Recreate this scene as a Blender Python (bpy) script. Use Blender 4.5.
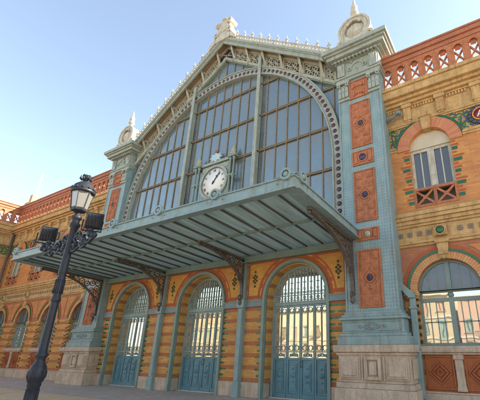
import bpy, math, random
from mathutils import Matrix, Vector
random.seed(7)
PI = math.pi
for o in list(bpy.data.objects): bpy.data.objects.remove(o)
SC = bpy.context.scene; C = SC.collection
# ------------------------------------------------------------------ camera
cam_d = bpy.data.cameras.new('camera'); cam = bpy.data.objects.new('camera', cam_d); C.objects.link(cam)
cam.location = (10.844, -10.063, 1.50)
cam.rotation_euler = (math.radians(110.358), 0, math.radians(29.654))
cam_d.lens = 25.61; cam_d.sensor_width = 36; cam_d.sensor_fit = 'HORIZONTAL'
cam_d.shift_x = -0.1468; cam_d.shift_y = 0.0482; cam_d.clip_end = 2000
SC.camera = cam
SC.render.resolution_x = 1024; SC.render.resolution_y = 853
# ------------------------------------------------------------------ sky, sun, exposure
SUN_AZ = math.radians(34)      # from +x towards +y
SUN_EL = math.radians(33)
w = bpy.data.worlds.new("World"); SC.world = w; w.use_nodes = True
nt = w.node_tree; nt.nodes.clear()
sky = nt.nodes.new('ShaderNodeTexSky'); sky.sky_type = 'NISHITA'; sky.sun_disc = False
sky.sun_elevation = SUN_EL; sky.sun_rotation = PI/2 - SUN_AZ
sky.air_density = 1.0; sky.dust_density = .7; sky.ozone_density = 1.1; sky.altitude = 0
bg = nt.nodes.new('ShaderNodeBackground'); bg.inputs[1].default_value = 0.115
wo = nt.nodes.new('ShaderNodeOutputWorld')
hs_ = nt.nodes.new('ShaderNodeHueSaturation'); hs_.inputs['Saturation'].default_value = .86
wb = nt.nodes.new('ShaderNodeMix'); wb.data_type = 'RGBA'; wb.blend_type = 'MULTIPLY'; wb.inputs[0].default_value = 1
wb.inputs[7].default_value = (1.02, 1.0, .93, 1)          # the photograph's warm white balance
nt.links.new(sky.outputs[0], hs_.inputs['Color']); nt.links.new(hs_.outputs[0], wb.inputs[6]); nt.links.new(wb.outputs[2], bg.inputs[0]); nt.links.new(bg.outputs[0], wo.inputs[0])
sd = bpy.data.lights.new('sun', 'SUN'); sd.energy = 5.0; sd.angle = math.radians(0.5); sd.color = (1, .90, .74)
sun = bpy.data.objects.new('sun', sd); C.objects.link(sun)
sv = Vector((math.cos(SUN_AZ)*math.cos(SUN_EL), math.sin(SUN_AZ)*math.cos(SUN_EL), math.sin(SUN_EL)))
sun.rotation_euler = sv.to_track_quat('Z', 'Y').to_euler()
SC.view_settings.view_transform = 'Standard'; SC.view_settings.look = 'None'
SC.view_settings.exposure = 1.95; SC.view_settings.gamma = 1

# ------------------------------------------------------------------ materials
MATS = {}
def nodes(name):
    m = bpy.data.materials.new(name); m.use_nodes = True; MATS[name] = m
    return m, m.node_tree, m.node_tree.nodes['Principled BSDF']
def N(t, typ, **kw):
    n = t.nodes.new(typ)
    for k, v in kw.items(): setattr(n, k, v)
    return n
def mathn(t, op, a, b=None, c=None):
    n = t.nodes.new('ShaderNodeMath'); n.operation = op
    for i, v in enumerate((a, b, c)):
        if v is None: continue
        if isinstance(v, (int, float)): n.inputs[i].default_value = v
        else: t.links.new(v, n.inputs[i])
    return n.outputs[0]
def mix(t, f, a, b, mode='MIX'):
    n = t.nodes.new('ShaderNodeMix'); n.data_type = 'RGBA'; n.blend_type = mode
    for i, v in ((0, f), (6, a), (7, b)):
        if isinstance(v, (int, float)): n.inputs[i].default_value = v
        elif isinstance(v, tuple): n.inputs[i].default_value = (*v, 1)
        else: t.links.new(v, n.inputs[i])
    return n.outputs[2]
def wpos(t):
    g = t.nodes.new('ShaderNodeNewGeometry'); return g.outputs['Position']
def noise(t, vec, scale, detail=6, rough=.6):
    n = t.nodes.new('ShaderNodeTexNoise'); n.inputs['Scale'].default_value = scale
    n.inputs['Detail'].default_value = detail; n.inputs['Roughness'].default_value = rough
    t.links.new(vec, n.inputs['Vector']); return n.outputs['Fac']
def ramp(t, f, a, b, lo=0., hi=1.):
    n = t.nodes.new('ShaderNodeMapRange'); n.inputs[1].default_value = a; n.inputs[2].default_value = b
    n.inputs[3].default_value = lo; n.inputs[4].default_value = hi
    t.links.new(f, n.inputs[0]); return n.outputs[0]
def bump(t, bs, h, strength, dist=.01):
    n = t.nodes.new('ShaderNodeBump'); n.inputs['Strength'].default_value = strength; n.inputs['Distance'].default_value = dist
    t.links.new(h, n.inputs['Height']); t.links.new(n.outputs[0], bs.inputs['Normal'])
def streaks(t, p):
    s = N(t, 'ShaderNodeMapping'); s.inputs['Scale'].default_value = (5, 5, .55)
    t.links.new(p, s.inputs[0]); return noise(t, s.outputs[0], 1.6, 5, .65)
def plain(name, col, col2=None, rough=.6, spec=.4, metal=0, nscale=3, bumps=.25, bscale=40, stain=None, stain_amt=.5):
    """weathered surface: two tones of the material, fine bump and rain streaks"""
    m, t, b = nodes(name); p = wpos(t)
    col2 = col2 or tuple(c*.72 for c in col)
    n1 = noise(t, p, nscale); n2 = noise(t, p, nscale*9)
    f = mathn(t, 'ADD', mathn(t, 'MULTIPLY', n1, .6), mathn(t, 'MULTIPLY', n2, .4))
    c = mix(t, ramp(t, f, .35, .65), col, col2)
    if stain:
        c = mix(t, mathn(t, 'MULTIPLY', ramp(t, streaks(t, p), .5, .72), stain_amt), c, stain)
        c = mix(t, mathn(t, 'MULTIPLY', ramp(t, noise(t, p, 17, 8, .7), .60, .66), stain_amt), c, stain)   # chips and spots
    t.links.new(c, b.inputs['Base Color'])
    b.inputs['Roughness'].default_value = rough; b.inputs['Specular IOR Level'].default_value = spec; b.inputs['Metallic'].default_value = metal
    if bumps: bump(t, b, noise(t, p, bscale, 4), bumps)
    return m
def brick(name, c1, c2, mortar, band=None, bw=.26, bh=.0655, rough=.75, rows=None):
    """running-bond brick in world space, optionally with horizontal bands of a second brick"""
    m, t, b = nodes(name); p = wpos(t)
    s = N(t, 'ShaderNodeSeparateXYZ'); t.links.new(p, s.inputs[0])
    u = mathn(t, 'ADD', s.outputs[0], s.outputs[1]); cb = N(t, 'ShaderNodeCombineXYZ')
    t.links.new(u, cb.inputs[0]); t.links.new(s.outputs[2], cb.inputs[1])
    br = N(t, 'ShaderNodeTexBrick'); br.inputs['Scale'].default_value = 1
    br.inputs['Brick Width'].default_value = bw; br.inputs['Row Height'].default_value = bh
    br.inputs['Mortar Size'].default_value = .0085; br.inputs['Mortar Smooth'].default_value = .3; br.inputs['Bias'].default_value = 0
    br.inputs['Color1'].default_value = (*c1, 1); br.inputs['Color2'].default_value = (*c2, 1); br.inputs['Mortar'].default_value = (*mortar, 1)
    t.links.new(cb.outputs[0], br.inputs['Vector'])
    c = br.outputs['Color']
    if band:
        z0, per, h, col = band
        fr = mathn(t, 'FRACT', mathn(t, 'DIVIDE', mathn(t, 'ADD', s.outputs[2], -z0), per))
        isb = mathn(t, 'LESS_THAN', fr, h/per)
        red = mix(t, br.outputs['Fac'], col, mortar)
        red = mix(t, ramp(t, noise(t, p, 14), .3, .7), red, tuple(x*.65 for x in col))
        c = mix(t, isb, c, red)
    n = noise(t, p, 1.3); n2 = noise(t, p, 23, 4)
    c = mix(t, mathn(t, 'MULTIPLY', ramp(t, n, .38, .66), .55), c, tuple(x*.6 for x in c2))
    c = mix(t, mathn(t, 'MULTIPLY', ramp(t, n2, .42, .66), .55), c, (.34, .21, .11))
    c = mix(t, mathn(t, 'MULTIPLY', ramp(t, streaks(t, p), .55, .8), .35), c, (.16, .11, .075))
    t.links.new(c, b.inputs['Base Color']); b.inputs['Roughness'].default_value = rough
    h = mathn(t, 'ADD', mathn(t, 'MULTIPLY', br.outputs['Fac'], -1.), mathn(t, 'MULTIPLY', n2, .6))
    bump(t, b, h, .5, .012); return m
TEAL = (.245, .325, .32)
plain('teal_paint', TEAL, (.16, .245, .24), .5, .5, nscale=3.5, stain=(.17, .13, .085), stain_amt=.65)
plain('door_grey', (.30, .37, .345), (.17, .23, .22), .5, .4, nscale=4)
plain('teal_door', (.11, .235, .27), (.06, .16, .20), .4, .5, nscale=3, stain=(.13, .12, .09), stain_amt=.45)
plain('green_paint', (.20, .27, .23), (.15, .205, .18), .5, .4, nscale=3)
plain('grey_band', (.20, .25, .25), (.14, .185, .19), .5, .4, nscale=3)
plain('cream_iron', (.40, .385, .30), (.28, .27, .20), .55, .35, stain=(.30, .20, .10), stain_amt=.5)
plain('rust_iron', (.27, .205, .125), (.15, .12, .085), .6, .35, nscale=5)
plain('grey_green', (.335, .365, .31), (.24, .265, .22), .55, .4, nscale=4, stain=(.17, .13, .08), stain_amt=.55)
plain('rib_paint', (.075, .08, .07), (.11, .095, .075), .55, .4)
plain('dark_iron', (.075, .062, .052), (.13, .10, .075), .5, .4, nscale=8)
plain('purple_glass', (.085, .01, .025), (.03, .01, .018), .22, .6, nscale=1.2)
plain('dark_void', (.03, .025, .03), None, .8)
plain('stone', (.60, .385, .17), (.35, .205, .08), .8, .25, nscale=3.5, bumps=.7, bscale=22, stain=(.20, .12, .06), stain_amt=.7)
plain('pale_stone', (.56, .44, .33), (.36, .27, .19), .8, .25, nscale=3, bumps=.9, bscale=14, stain=(.30, .18, .10), stain_amt=.7)
plain('white_stone', (.56, .52, .43), (.36, .33, .26), .7, .3, nscale=6, bumps=.6, bscale=16, stain=(.24, .18, .11), stain_amt=.7)
plain('terracotta', (.50, .19, .09), (.31, .105, .05), .75, .3, nscale=7, bumps=.8, bscale=35, stain=(.17, .085, .05), stain_amt=.6)
plain('terracotta_dark', (.38, .12, .04), (.28, .08, .03), .75, .3, nscale=5, bumps=.6, bscale=45)
plain('blue_boss', (.03, .035, .10), None, .35, .6)
plain('green_glaze', (.01, .115, .035), (.008, .07, .022), .25, .6, nscale=12)
plain('olive_glaze', (.03, .06, .02), None, .35, .5)
plain('yellow_tile', (.68, .32, .035), (.56, .22, .03), .45, .5, nscale=7, bscale=60)
plain('red_brick', (.42, .115, .04), (.32, .08, .03), .75, .3, nscale=9)
plain('plaster', (.56, .49, .37), (.47, .40, .29), .8, .2)
plain('clock_white', (.78, .75, .70), (.72, .69, .62), .4, .4, bumps=0)
plain('black_paint', (.012, .012, .014), (.02, .02, .022), .4, .5)
plain('lamp_black', (.010, .013, .021), (.022, .024, .031), .5, .35, nscale=14, bumps=.12, bscale=30)
plain('gold', (.40, .35, .21), None, .5, .5)
plain('pale_blue', (.42, .52, .55), (.34, .43, .45), .5, .4)
plain('roof_zinc', (.25, .27, .26), None, .5, .4)
plain('soffit_wood', (.25, .17, .10), (.19, .125, .07), .7, .3)
plain('white_paint', (.8, .8, .8), None, .5, .4, bumps=0)
brick('orange_brick', (.76, .32, .065), (.57, .175, .035), (.44, .25, .11))
brick('red_brick_wall', (.50, .15, .055), (.42, .11, .04), (.36, .22, .14))
brick('parapet_brick', (.44, .12, .055), (.37, .09, .04), (.40, .20, .12), bh=.085)
brick('banded_brick', (.78, .385, .06), (.58, .235, .035), (.46, .29, .13), band=(.47, .395, .135, (.46, .085, .025)))
brick('yellow_brick', (.74, .37, .04), (.60, .24, .03), (.48, .27, .08))
brick('jamb_brick', (.72, .40, .06), (.66, .29, .04), (.45, .33, .16), band=(.47, .395, .135, (.33, .10, .035)))
# voussoirs: colour by angle is real brick jointing; noise varies each
def ring_mat(name, c1, c2, joint):
    m, t, b = nodes(name); p = N(t, 'ShaderNodeTexCoord').outputs['Object']
    s = N(t, 'ShaderNodeSeparateXYZ'); t.links.new(p, s.inputs[0])
    a = mathn(t, 'ARCTAN2', s.outputs[2], s.outputs[0])
    f = mathn(t, 'FRACT', mathn(t, 'MULTIPLY', a, 13.))
    isj = mathn(t, 'LESS_THAN', f, .16)
    fl = mathn(t, 'FLOOR', mathn(t, 'MULTIPLY', a, 13.))
    rn = N(t, 'ShaderNodeTexWhiteNoise', noise_dimensions='1D'); t.links.new(fl, rn.inputs['W'])
    c = mix(t, rn.outputs['Value'], c1, c2); c = mix(t, isj, c, joint)
    c = mix(t, mathn(t, 'MULTIPLY', ramp(t, noise(t, wpos(t), 20), .4, .7), .4), c, tuple(x*.7 for x in c2))
    t.links.new(c, b.inputs['Base Color']); b.inputs['Roughness'].default_value = .75
    bump(t, b, mathn(t, 'SUBTRACT', 1., isj), .5, .012)
ring_mat('voussoir', (.60, .33, .13), (.53, .22, .085), (.30, .13, .06))
ring_mat('voussoir_red', (.52, .22, .10), (.48, .13, .055), (.45, .30, .17))
# glass
def glass(name, tint, refl, rough, dirt, dirt_amt, panes=None, wave=.0022):
    m, t, b = nodes(name); p = wpos(t)
    n = noise(t, p, 55, 3, .7); n2 = noise(t, p, 1.7, 3)
    f = mathn(t, 'MULTIPLY', ramp(t, n, .45, .75), dirt_amt)
    f = mathn(t, 'ADD', f, mathn(t, 'MULTIPLY', ramp(t, n2, .35, .75), dirt_amt*.25))
    if panes:
        s = N(t, 'ShaderNodeSeparateXYZ'); t.links.new(p, s.inputs[0])
        ix = mathn(t, 'FLOOR', mathn(t, 'DIVIDE', mathn(t, 'ADD', s.outputs[0], s.outputs[1]), panes[0]))
        iz = mathn(t, 'FLOOR', mathn(t, 'DIVIDE', mathn(t, 'ADD', s.outputs[2], .42), panes[1]))
        cb = N(t, 'ShaderNodeCombineXYZ'); t.links.new(ix, cb.inputs[0]); t.links.new(iz, cb.inputs[1])
        wn = N(t, 'ShaderNodeTexWhiteNoise', noise_dimensions='3D'); t.links.new(cb.outputs[0], wn.inputs['Vector'])
        f = mathn(t, 'ADD', f, mathn(t, 'MULTIPLY', wn.outputs['Value'], dirt_amt*.35))
    if panes:       # rust washed down from each transom
        fz_ = mathn(t, 'FRACT', mathn(t, 'DIVIDE', mathn(t, 'ADD', s.outputs[2], -5.96), 1.835))
        run = mathn(t, 'MULTIPLY', ramp(t, fz_, .55, 1.), ramp(t, streaks(t, p), .38, .62))
        fx_ = mathn(t, 'ABSOLUTE', mathn(t, 'SUBTRACT', mathn(t, 'FRACT', mathn(t, 'DIVIDE', s.outputs[0], panes[0])), .5))
        run = mathn(t, 'MAXIMUM', run, mathn(t, 'MULTIPLY', ramp(t, fx_, .36, .5), .7))
        run = mathn(t, 'MULTIPLY', run, ramp(t, s.outputs[2], 13., 6., .25, .75))
        c = mix(t, f, tint, dirt); c = mix(t, run, c, (.26, .185, .10))
        f = mathn(t, 'MAXIMUM', f, mathn(t, 'MULTIPLY', run, .7))
    else: c = mix(t, f, tint, dirt)
    t.links.new(c, b.inputs['Base Color'])
    mt = mathn(t, 'MULTIPLY', mathn(t, 'SUBTRACT', 1., f), refl); t.links.new(mt, b.inputs['Metallic'])
    r = mathn(t, 'ADD', mathn(t, 'MULTIPLY', f, .4), rough); t.links.new(r, b.inputs['Roughness'])
    bump(t, b, noise(t, p, 2.6, 1, .4), .5, wave)
    return m
glass('big_glass', (.24, .30, .32), .85, .05, (.16, .18, .18), .8, (.5625, 1.82), .006)
glass('door_glass', (.72, .69, .60), .85, .015, (.30, .27, .20), .08)
glass('window_glass', (.60, .60, .58), .8, .01, (.12, .13, .14), .06)
glass('dark_glass', (.13, .135, .145), .4, .1, (.05, .055, .07), .4)
m, t, b = nodes('lamp_glass')
b.inputs['Base Color'].default_value = (.17, .165, .145, 1); b.inputs['Roughness'].default_value = .5
b.inputs['Transmission Weight'].default_value = .3
m, t, b = nodes('canopy_panel')      # ribbed translucent sheets: daylight comes through them
p = wpos(t); s = N(t, 'ShaderNodeSeparateXYZ'); t.links.new(p, s.inputs[0])
wv = mathn(t, 'SINE', mathn(t, 'MULTIPLY', s.outputs[0], 95.))
st = N(t, 'ShaderNodeMapping'); st.inputs['Scale'].default_value = (7, .5, 1); t.links.new(p, st.inputs[0])
ns = noise(t, st.outputs[0], 1.2, 5)
c = mix(t, ramp(t, ns, .35, .65), (.62, .67, .59), (.42, .47, .41))
t.links.new(c, b.inputs['Base Color']); b.inputs['Roughness'].default_value = .6
bump(t, b, wv, .3, .01)
tr = N(t, 'ShaderNodeBsdfTranslucent'); t.links.new(c, tr.inputs[0])
ms = N(t, 'ShaderNodeMixShader'); ms.inputs[0].default_value = .65
t.links.new(b.outputs[0], ms.inputs[1]); t.links.new(tr.outputs[0], ms.inputs[2])
t.links.new(ms.outputs[0], t.nodes['Material Output'].inputs[0])
# riveted paint for the pylon shafts
m, t, b = nodes('riveted_paint'); p = wpos(t)
s = N(t, 'ShaderNodeSeparateXYZ'); t.links.new(p, s.inputs[0])
u = mathn(t, 'SUBTRACT', mathn(t, 'FRACT', mathn(t, 'MULTIPLY', mathn(t, 'ADD', s.outputs[0], s.outputs[1]), 12.)), .5)
v = mathn(t, 'SUBTRACT', mathn(t, 'FRACT', mathn(t, 'MULTIPLY', s.outputs[2], 9.5)), .5)
d = mathn(t, 'SQRT', mathn(t, 'ADD', mathn(t, 'MULTIPLY', u, u), mathn(t, 'MULTIPLY', v, v)))
dot = ramp(t, d, .16, .26, 1, 0)
base = mix(t, ramp(t, noise(t, p, 2.5), .35, .65), TEAL, (.185, .28, .285))
base = mix(t, mathn(t, 'MULTIPLY', ramp(t, streaks(t, p), .5, .68), .5), base, (.19, .15, .10))
t.links.new(mix(t, mathn(t, 'MULTIPLY', dot, .45), base, (.11, .18, .24)), b.inputs['Base Color'])
b.inputs['Roughness'].default_value = .45; bump(t, b, dot, .6, .012)
# glazed mosaic
m, t, b = nodes('mosaic'); p = wpos(t)
vo = N(t, 'ShaderNodeTexVoronoi'); vo.inputs['Scale'].default_value = 20; t.links.new(p, vo.inputs['Vector'])
cr = N(t, 'ShaderNodeValToRGB'); cr.color_ramp.interpolation = 'CONSTANT'
sc = N(t, 'ShaderNodeSeparateColor'); t.links.new(vo.outputs['Color'], sc.inputs[0]); t.links.new(sc.outputs[0], cr.inputs[0])
e = cr.color_ramp.elements; e[0].position = 0; e[0].color = (.02, .12, .03, 1); e[1].position = .35; e[1].color = (.42, .26, .05, 1)
for ps, cc in ((.6, (.04, .09, .03, 1)), (.75, (.32, .14, .08, 1)), (.87, (.09, .04, .10, 1))):
    x = e.new(ps); x.color = cc
t.links.new(cr.outputs[0], b.inputs['Base Color']); b.inputs['Roughness'].default_value = .35
bump(t, b, vo.outputs['Distance'], .4, .01)
# paving
def paving(name, a, bcol, size, groove):
    m, t, b = nodes(name); p = wpos(t)
    mp = N(t, 'ShaderNodeMapping'); mp.inputs['Rotation'].default_value = (0, 0, math.radians(0)); t.links.new(p, mp.inputs[0])
    br = N(t, 'ShaderNodeTexBrick'); br.offset = .5; br.inputs['Scale'].default_value = 1
    br.inputs['Brick Width'].default_value = size; br.inputs['Row Height'].default_value = size*.5
    br.inputs['Mortar Size'].default_value = .012; br.inputs['Bias'].default_value = 0
    br.inputs['Color1'].default_value = (*a, 1); br.inputs['Color2'].default_value = (*bcol, 1); br.inputs['Mortar'].default_value = (*groove, 1)
    t.links.new(mp.outputs[0], br.inputs['Vector'])
    c = mix(t, mathn(t, 'MULTIPLY', ramp(t, noise(t, p, .9), .35, .7), .5), br.outputs['Color'], tuple(x*.6 for x in a))
    c = mix(t, mathn(t, 'MULTIPLY', ramp(t, noise(t, p, 40), .4, .7), .3), c, tuple(x*.5 for x in a))
    t.links.new(c, b.inputs['Base Color']); b.inputs['Roughness'].default_value = .7
    bump(t, b, mathn(t, 'MULTIPLY', br.outputs['Fac'], -1.), .6, .01)
paving('paving', (.56, .475, .41), (.45, .38, .33), .4, (.22, .185, .155))
paving('pale_ground', (.70, .52, .31), (.62, .46, .28), .6, (.25, .2, .15))
paving('plaza_paving', (.46, .39, .31), (.41, .34, .27), .8, (.2, .17, .15))

# ------------------------------------------------------------------ mesh collector
class M:
    def __init__(s): s.v = []; s.f = []; s.sm = []; s.cuts = []; s.objs = []
    def cut(s): s.cuts.append((len(s.v), len(s.f))); return s
    def add(s, vs, fs, smooth=False):
        o = len(s.v); s.v += [tuple(p) for p in vs]
        for f in fs: s.f.append([i+o for i in f]); s.sm.append(smooth)
        return s
    def box(s, x0, x1, y0, y1, z0, z1):
        if x0 > x1: x0, x1 = x1, x0
        if y0 > y1: y0, y1 = y1, y0
        if z0 > z1: z0, z1 = z1, z0
        return s.add([(x0,y0,z0),(x1,y0,z0),(x1,y1,z0),(x0,y1,z0),(x0,y0,z1),(x1,y0,z1),(x1,y1,z1),(x0,y1,z1)],
                     [(0,3,2,1),(4,5,6,7),(0,1,5,4),(1,2,6,5),(2,3,7,6),(3,0,4,7)])
    def xz(s, pts, y0, y1):           # polygon in XZ extruded along y
        n = len(pts); vs = [(x, y0, z) for x, z in pts] + [(x, y1, z) for x, z in pts]
        return s.add(vs, [tuple(range(n)), tuple(range(2*n-1, n-1, -1))] + [(i, i+n, (i+1) % n+n, (i+1) % n) for i in range(n)])
    def yz(s, pts, x0, x1):
        n = len(pts); vs = [(x0, y, z) for y, z in pts] + [(x1, y, z) for y, z in pts]
        return s.add(vs, [tuple(range(n-1, -1, -1)), tuple(range(n, 2*n))] + [(i, (i+1) % n, (i+1) % n+n, i+n) for i in range(n)])
    def xy(s, pts, z0, z1):
        n = len(pts); vs = [(x, y, z0) for x, y in pts] + [(x, y, z1) for x, y in pts]
        return s.add(vs, [tuple(range(n-1, -1, -1)), tuple(range(n, 2*n))] + [(i, (i+1) % n, (i+1) % n+n, i+n) for i in range(n)])
    def ring(s, cx, cz, r0, r1, a0, a1, y0, y1, n=32):   # flat ring sector facing front
        vs = []; fs = []; full = abs(a1-a0-2*PI) < 1e-4
        for i in range(n+1):
            a = a0+(a1-a0)*i/n; c, d = math.cos(a), math.sin(a)
            vs += [(cx+r0*c, y0, cz+r0*d), (cx+r1*c, y0, cz+r1*d), (cx+r1*c, y1, cz+r1*d), (cx+r0*c, y1, cz+r0*d)]
        for i in range(n):
            a, b = 4*i, 4*i+4
            fs += [(a, a+1, b+1, b), (a+1, a+2, b+2, b+1), (a+2, a+3, b+3, b+2), (a+3, a, b, b+3)]
        if not full: fs += [(0, 3, 2, 1), (4*n, 4*n+1, 4*n+2, 4*n+3)]
        return s.add(vs, fs)
    def disc(s, cx, cz, prof, n=24, y=0):     # lathe about the y axis; prof = [(r, y)]
        vs = []; k = len(prof); fs = []
        for i in range(n):
            a = 2*PI*i/n
            for r, yy in prof: vs.append((cx+r*math.cos(a), y+yy, cz+r*math.sin(a)))
        for i in range(n):
            j = (i+1) % n
            for q in range(k-1): fs.append((i*k+q, j*k+q, j*k+q+1, i*k+q+1))
        fs.append(tuple(i*k+k-1 for i in range(n)))
        return s.add(vs, fs, True)
    def lathe(s, cx, cy, prof, n=16, smooth=True):   # about z; prof = [(r, z)]
        vs = []; k = len(prof); fs = []
        for i in range(n):
            a = 2*PI*i/n
            for r, z in prof: vs.append((cx+r*math.cos(a), cy+r*math.sin(a), z))
        for i in range(n):
            j = (i+1) % n
            for q in range(k-1): fs.append((i*k+q, j*k+q, j*k+q+1, i*k+q+1))
        s.add(vs, fs, smooth); s.f += [[len(s.v)-n*k+i*k for i in range(n-1, -1, -1)], [len(s.v)-n*k+i*k+k-1 for i in range(n)]]; s.sm += [False, False]
        return s
    def tube(s, pts, r, n=8, flat=False):
        pts = [Vector(p) for p in pts]; vs = []; fs = []
        up = Vector((0, 0, 1))
        for i, p in enumerate(pts):
            d = (pts[min(i+1, len(pts)-1)]-pts[max(i-1, 0)]).normalized()
            a = d.cross(up)
            if a.length < .05: a = d.cross(Vector((0, 1, 0)))
            a.normalize(); b = d.cross(a).normalized(); rr = r[i] if isinstance(r, (list, tuple)) else r
            for k in range(n):
                t = 2*PI*(k+.5)/n; vs.append(p+a*rr*math.cos(t)+b*rr*math.sin(t))
        for i in range(len(pts)-1):
            for k in range(n):
                l = (k+1) % n; fs.append((i*n+k, i*n+l, (i+1)*n+l, (i+1)*n+k))
        fs += [tuple(range(n-1, -1, -1)), tuple((len(pts)-1)*n+k for k in range(n))]
        return s.add(vs, fs, not flat)
    def bar(s, a, b, wx, wz):        # bar in a plane parallel to XZ, from a to b (x,z), depth range wx=(y0,y1), width wz
        dx, dz = b[0]-a[0], b[1]-a[1]; L = math.hypot(dx, dz); nx, nz = -dz/L*wz/2, dx/L*wz/2
        return s.xz([(a[0]-nx, a[1]-nz), (b[0]-nx, b[1]-nz), (b[0]+nx, b[1]+nz), (a[0]+nx, a[1]+nz)], *wx)
    def sphere(s, c, r, n=10, sc=(1, 1, 1)):
        prof = [(r*math.sin(PI*i/8), r*math.cos(PI*i/8)) for i in range(9)]; vs = []; fs = []
        for i in range(n):
            a = 2*PI*i/n
            for q, z in prof: vs.append((c[0]+q*math.cos(a)*sc[0], c[1]+q*math.sin(a)*sc[1], c[2]-z*sc[2]))
        for i in range(n):
            j = (i+1) % n
            for q in range(8): fs.append((i*9+q, j*9+q, j*9+q+1, i*9+q+1))
        return s.add(vs, fs, True)
    def build(s, name, mat, parent=None, bevel=0):
        if s.cuts:            # every piece between two cuts is an object of its own
            ends = [(0, 0)]+s.cuts+[(len(s.v), len(s.f))]
            for (a, fa), (b, fb) in zip(ends, ends[1:]):
                if fb > fa:
                    m_ = M(); m_.v = s.v[a:b]; m_.f = [[i-a for i in f] for f in s.f[fa:fb]]; m_.sm = s.sm[fa:fb]
                    s.objs.append(m_.build(name, mat, parent, bevel))
            return s.objs[0]
        me = bpy.data.meshes.new(name); me.from_pydata(s.v, [], s.f); me.update()
        me.polygons.foreach_set('use_smooth', s.sm)
        import bmesh
        bm = bmesh.new(); bm.from_mesh(me); bmesh.ops.recalc_face_normals(bm, faces=bm.faces); bm.to_mesh(me); bm.free()
        me.materials.append(MATS[mat]); o = bpy.data.objects.new(name, me); C.objects.link(o)
        if parent: o.parent = parent; KIDS.setdefault(parent.name, []).append(o)
        if bevel:
            b = o.modifiers.new('bevel', 'BEVEL'); b.width = bevel; b.segments = 1; b.limit_method = 'ANGLE'
        s.objs.append(o); return o
def empty(name, loc, label=None, cat=None, group=None, rz=0, parent=None):
    o = bpy.data.objects.new(name, None); C.objects.link(o); o.location = loc; o.rotation_euler = (0, 0, rz)
    o.empty_display_size = .3
    if label: o['label'] = label; o['category'] = cat
    if group: o['group'] = group
    if parent: o.parent = parent
    return o
KIDS = {}
def copy_part(o, parent, mat4):
    c = o.copy(); C.objects.link(c); c.parent = parent; c.matrix_basis = mat4 @ o.matrix_basis
    for ch in KIDS.get(o.name, []):
        d = ch.copy(); C.objects.link(d); d.parent = c; d.matrix_basis = ch.matrix_basis.copy()
    return c
def text_mesh(txt, size, extrude=.004):
    cu = bpy.data.curves.new('lettering', 'FONT'); cu.body = txt; cu.size = size; cu.extrude = extrude
    cu.align_x = 'CENTER'; cu.align_y = 'CENTER'
    to = bpy.data.objects.new('lettering', cu); C.objects.link(to)
    dg = bpy.context.evaluated_depsgraph_get(); me = bpy.data.meshes.new_from_object(to.evaluated_get(dg))
    bpy.data.objects.remove(to); vs = [tuple(v.co) for v in me.vertices]; fs = [tuple(p.vertices) for p in me.polygons]
    return vs, fs
def add_text(mb, txt, size, cx, cz, y, rot=0, sx=1):
    vs, fs = text_mesh(txt, size); c, s_ = math.cos(rot), math.sin(rot)
    mb.add([(cx+(x*sx)*c-yy*s_, y-z, cz+(x*sx)*s_+yy*c) for x, yy, z in vs], fs)

def wall_open(mb, x0, x1, z0, z1, y0, y1, ops):
    """wall slab with openings; ops = (cx, halfwidth, zbottom, zspring, rise)"""
    xs = {x0, x1}
    for cx, hw, zb, zs, rise in ops:
        n = 14 if rise else 1
        if hw < .2: n = 6
        for i in range(n+1): xs.add(round(cx-hw*math.cos(PI*i/n) if n > 1 else cx-hw+2*hw*i, 5))
    xs = sorted(x for x in xs if x0-1e-6 <= x <= x1+1e-6)
    for a, b in zip(xs, xs[1:]):
        mid = (a+b)/2; op = [o for o in ops if abs(mid-o[0]) < o[1]]
        if not op: mb.box(a, b, y0, y1, z0, z1); continue
        op = sorted(op, key=lambda o: o[2]); zprev = (z0, z0)
        for cx, hw, zb, zs, rise in op:
            if zb > zprev[0]: mb.xz([(a, zprev[0]), (b, zprev[1]), (b, zb), (a, zb)], y0, y1)
            h = lambda x: zs+rise*math.sqrt(max(0, 1-((x-cx)/hw)**2))
            zprev = (h(a), h(b))
        mb.xz([(a, zprev[0]), (b, zprev[1]), (b, z1), (a, z1)], y0, y1)
    return mb
def relief_panel(mb, x0, x1, z0, z1, y, d=.03):
    """moulded terracotta panel: slab, border, corner squares and a diamond"""
    mb.box(x0, x1, y-.012, y+.02, z0, z1); w_, h = x1-x0, z1-z0; b = .045
    for a in ((x0, x0+b, z0, z1), (x1-b, x1, z0, z1), (x0+b, x1-b, z0, z0+b), (x0+b, x1-b, z1-b, z1)): mb.box(a[0], a[1], y-.012-d, y-.012, a[2], a[3])
    return mb

# ================================================================== SETTING
g = M().box(-300, 300, -300, 300, -.3, -.004).build('ground', 'plaza_paving'); g['kind'] = 'structure'
g = M().xy([(-60, .6), (-60, -8.5), (60, -8.5), (60, .6)], -.2, 0.0).build('pavement', 'paving'); g['kind'] = 'structure'
g = M().xy([(-60, -2.7), (60, -2.7), (60, -4.3), (-60, -4.3)], -.19, .004).build('pale_strip', 'pale_ground'); g['kind'] = 'structure'  # strip of ground in a paler, warmer tone, parallel to the front

# ================================================================== STATION BUILDING
ST = empty('station_building', (0, 0, 0), 'ornate brick and iron railway station with glazed gable, pale blue pylons and broad canopy', 'station')
def zr(x): return 17.2-.71*abs(x)
ID = Matrix.Identity(4)

# ---- hall front wall with the three arched doors
DC = (-4.5, 0, 4.5)
mb = M(); wall_open(mb, -7.6, 7.6, 0.47, 4.9, 0, .6, [(c, 1.22, .0, 3.2, 1.22) for c in DC]); mb.build('wall', 'banded_brick', ST)
mb = M()
for a, b in ((-7.6, -5.72), (-3.28, -1.22), (1.22, 3.28), (5.72, 7.6)): mb.box(a, b, -.05, .62, 0, .47).cut()
mb.build('socle', 'pale_stone', ST, .015)
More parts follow.
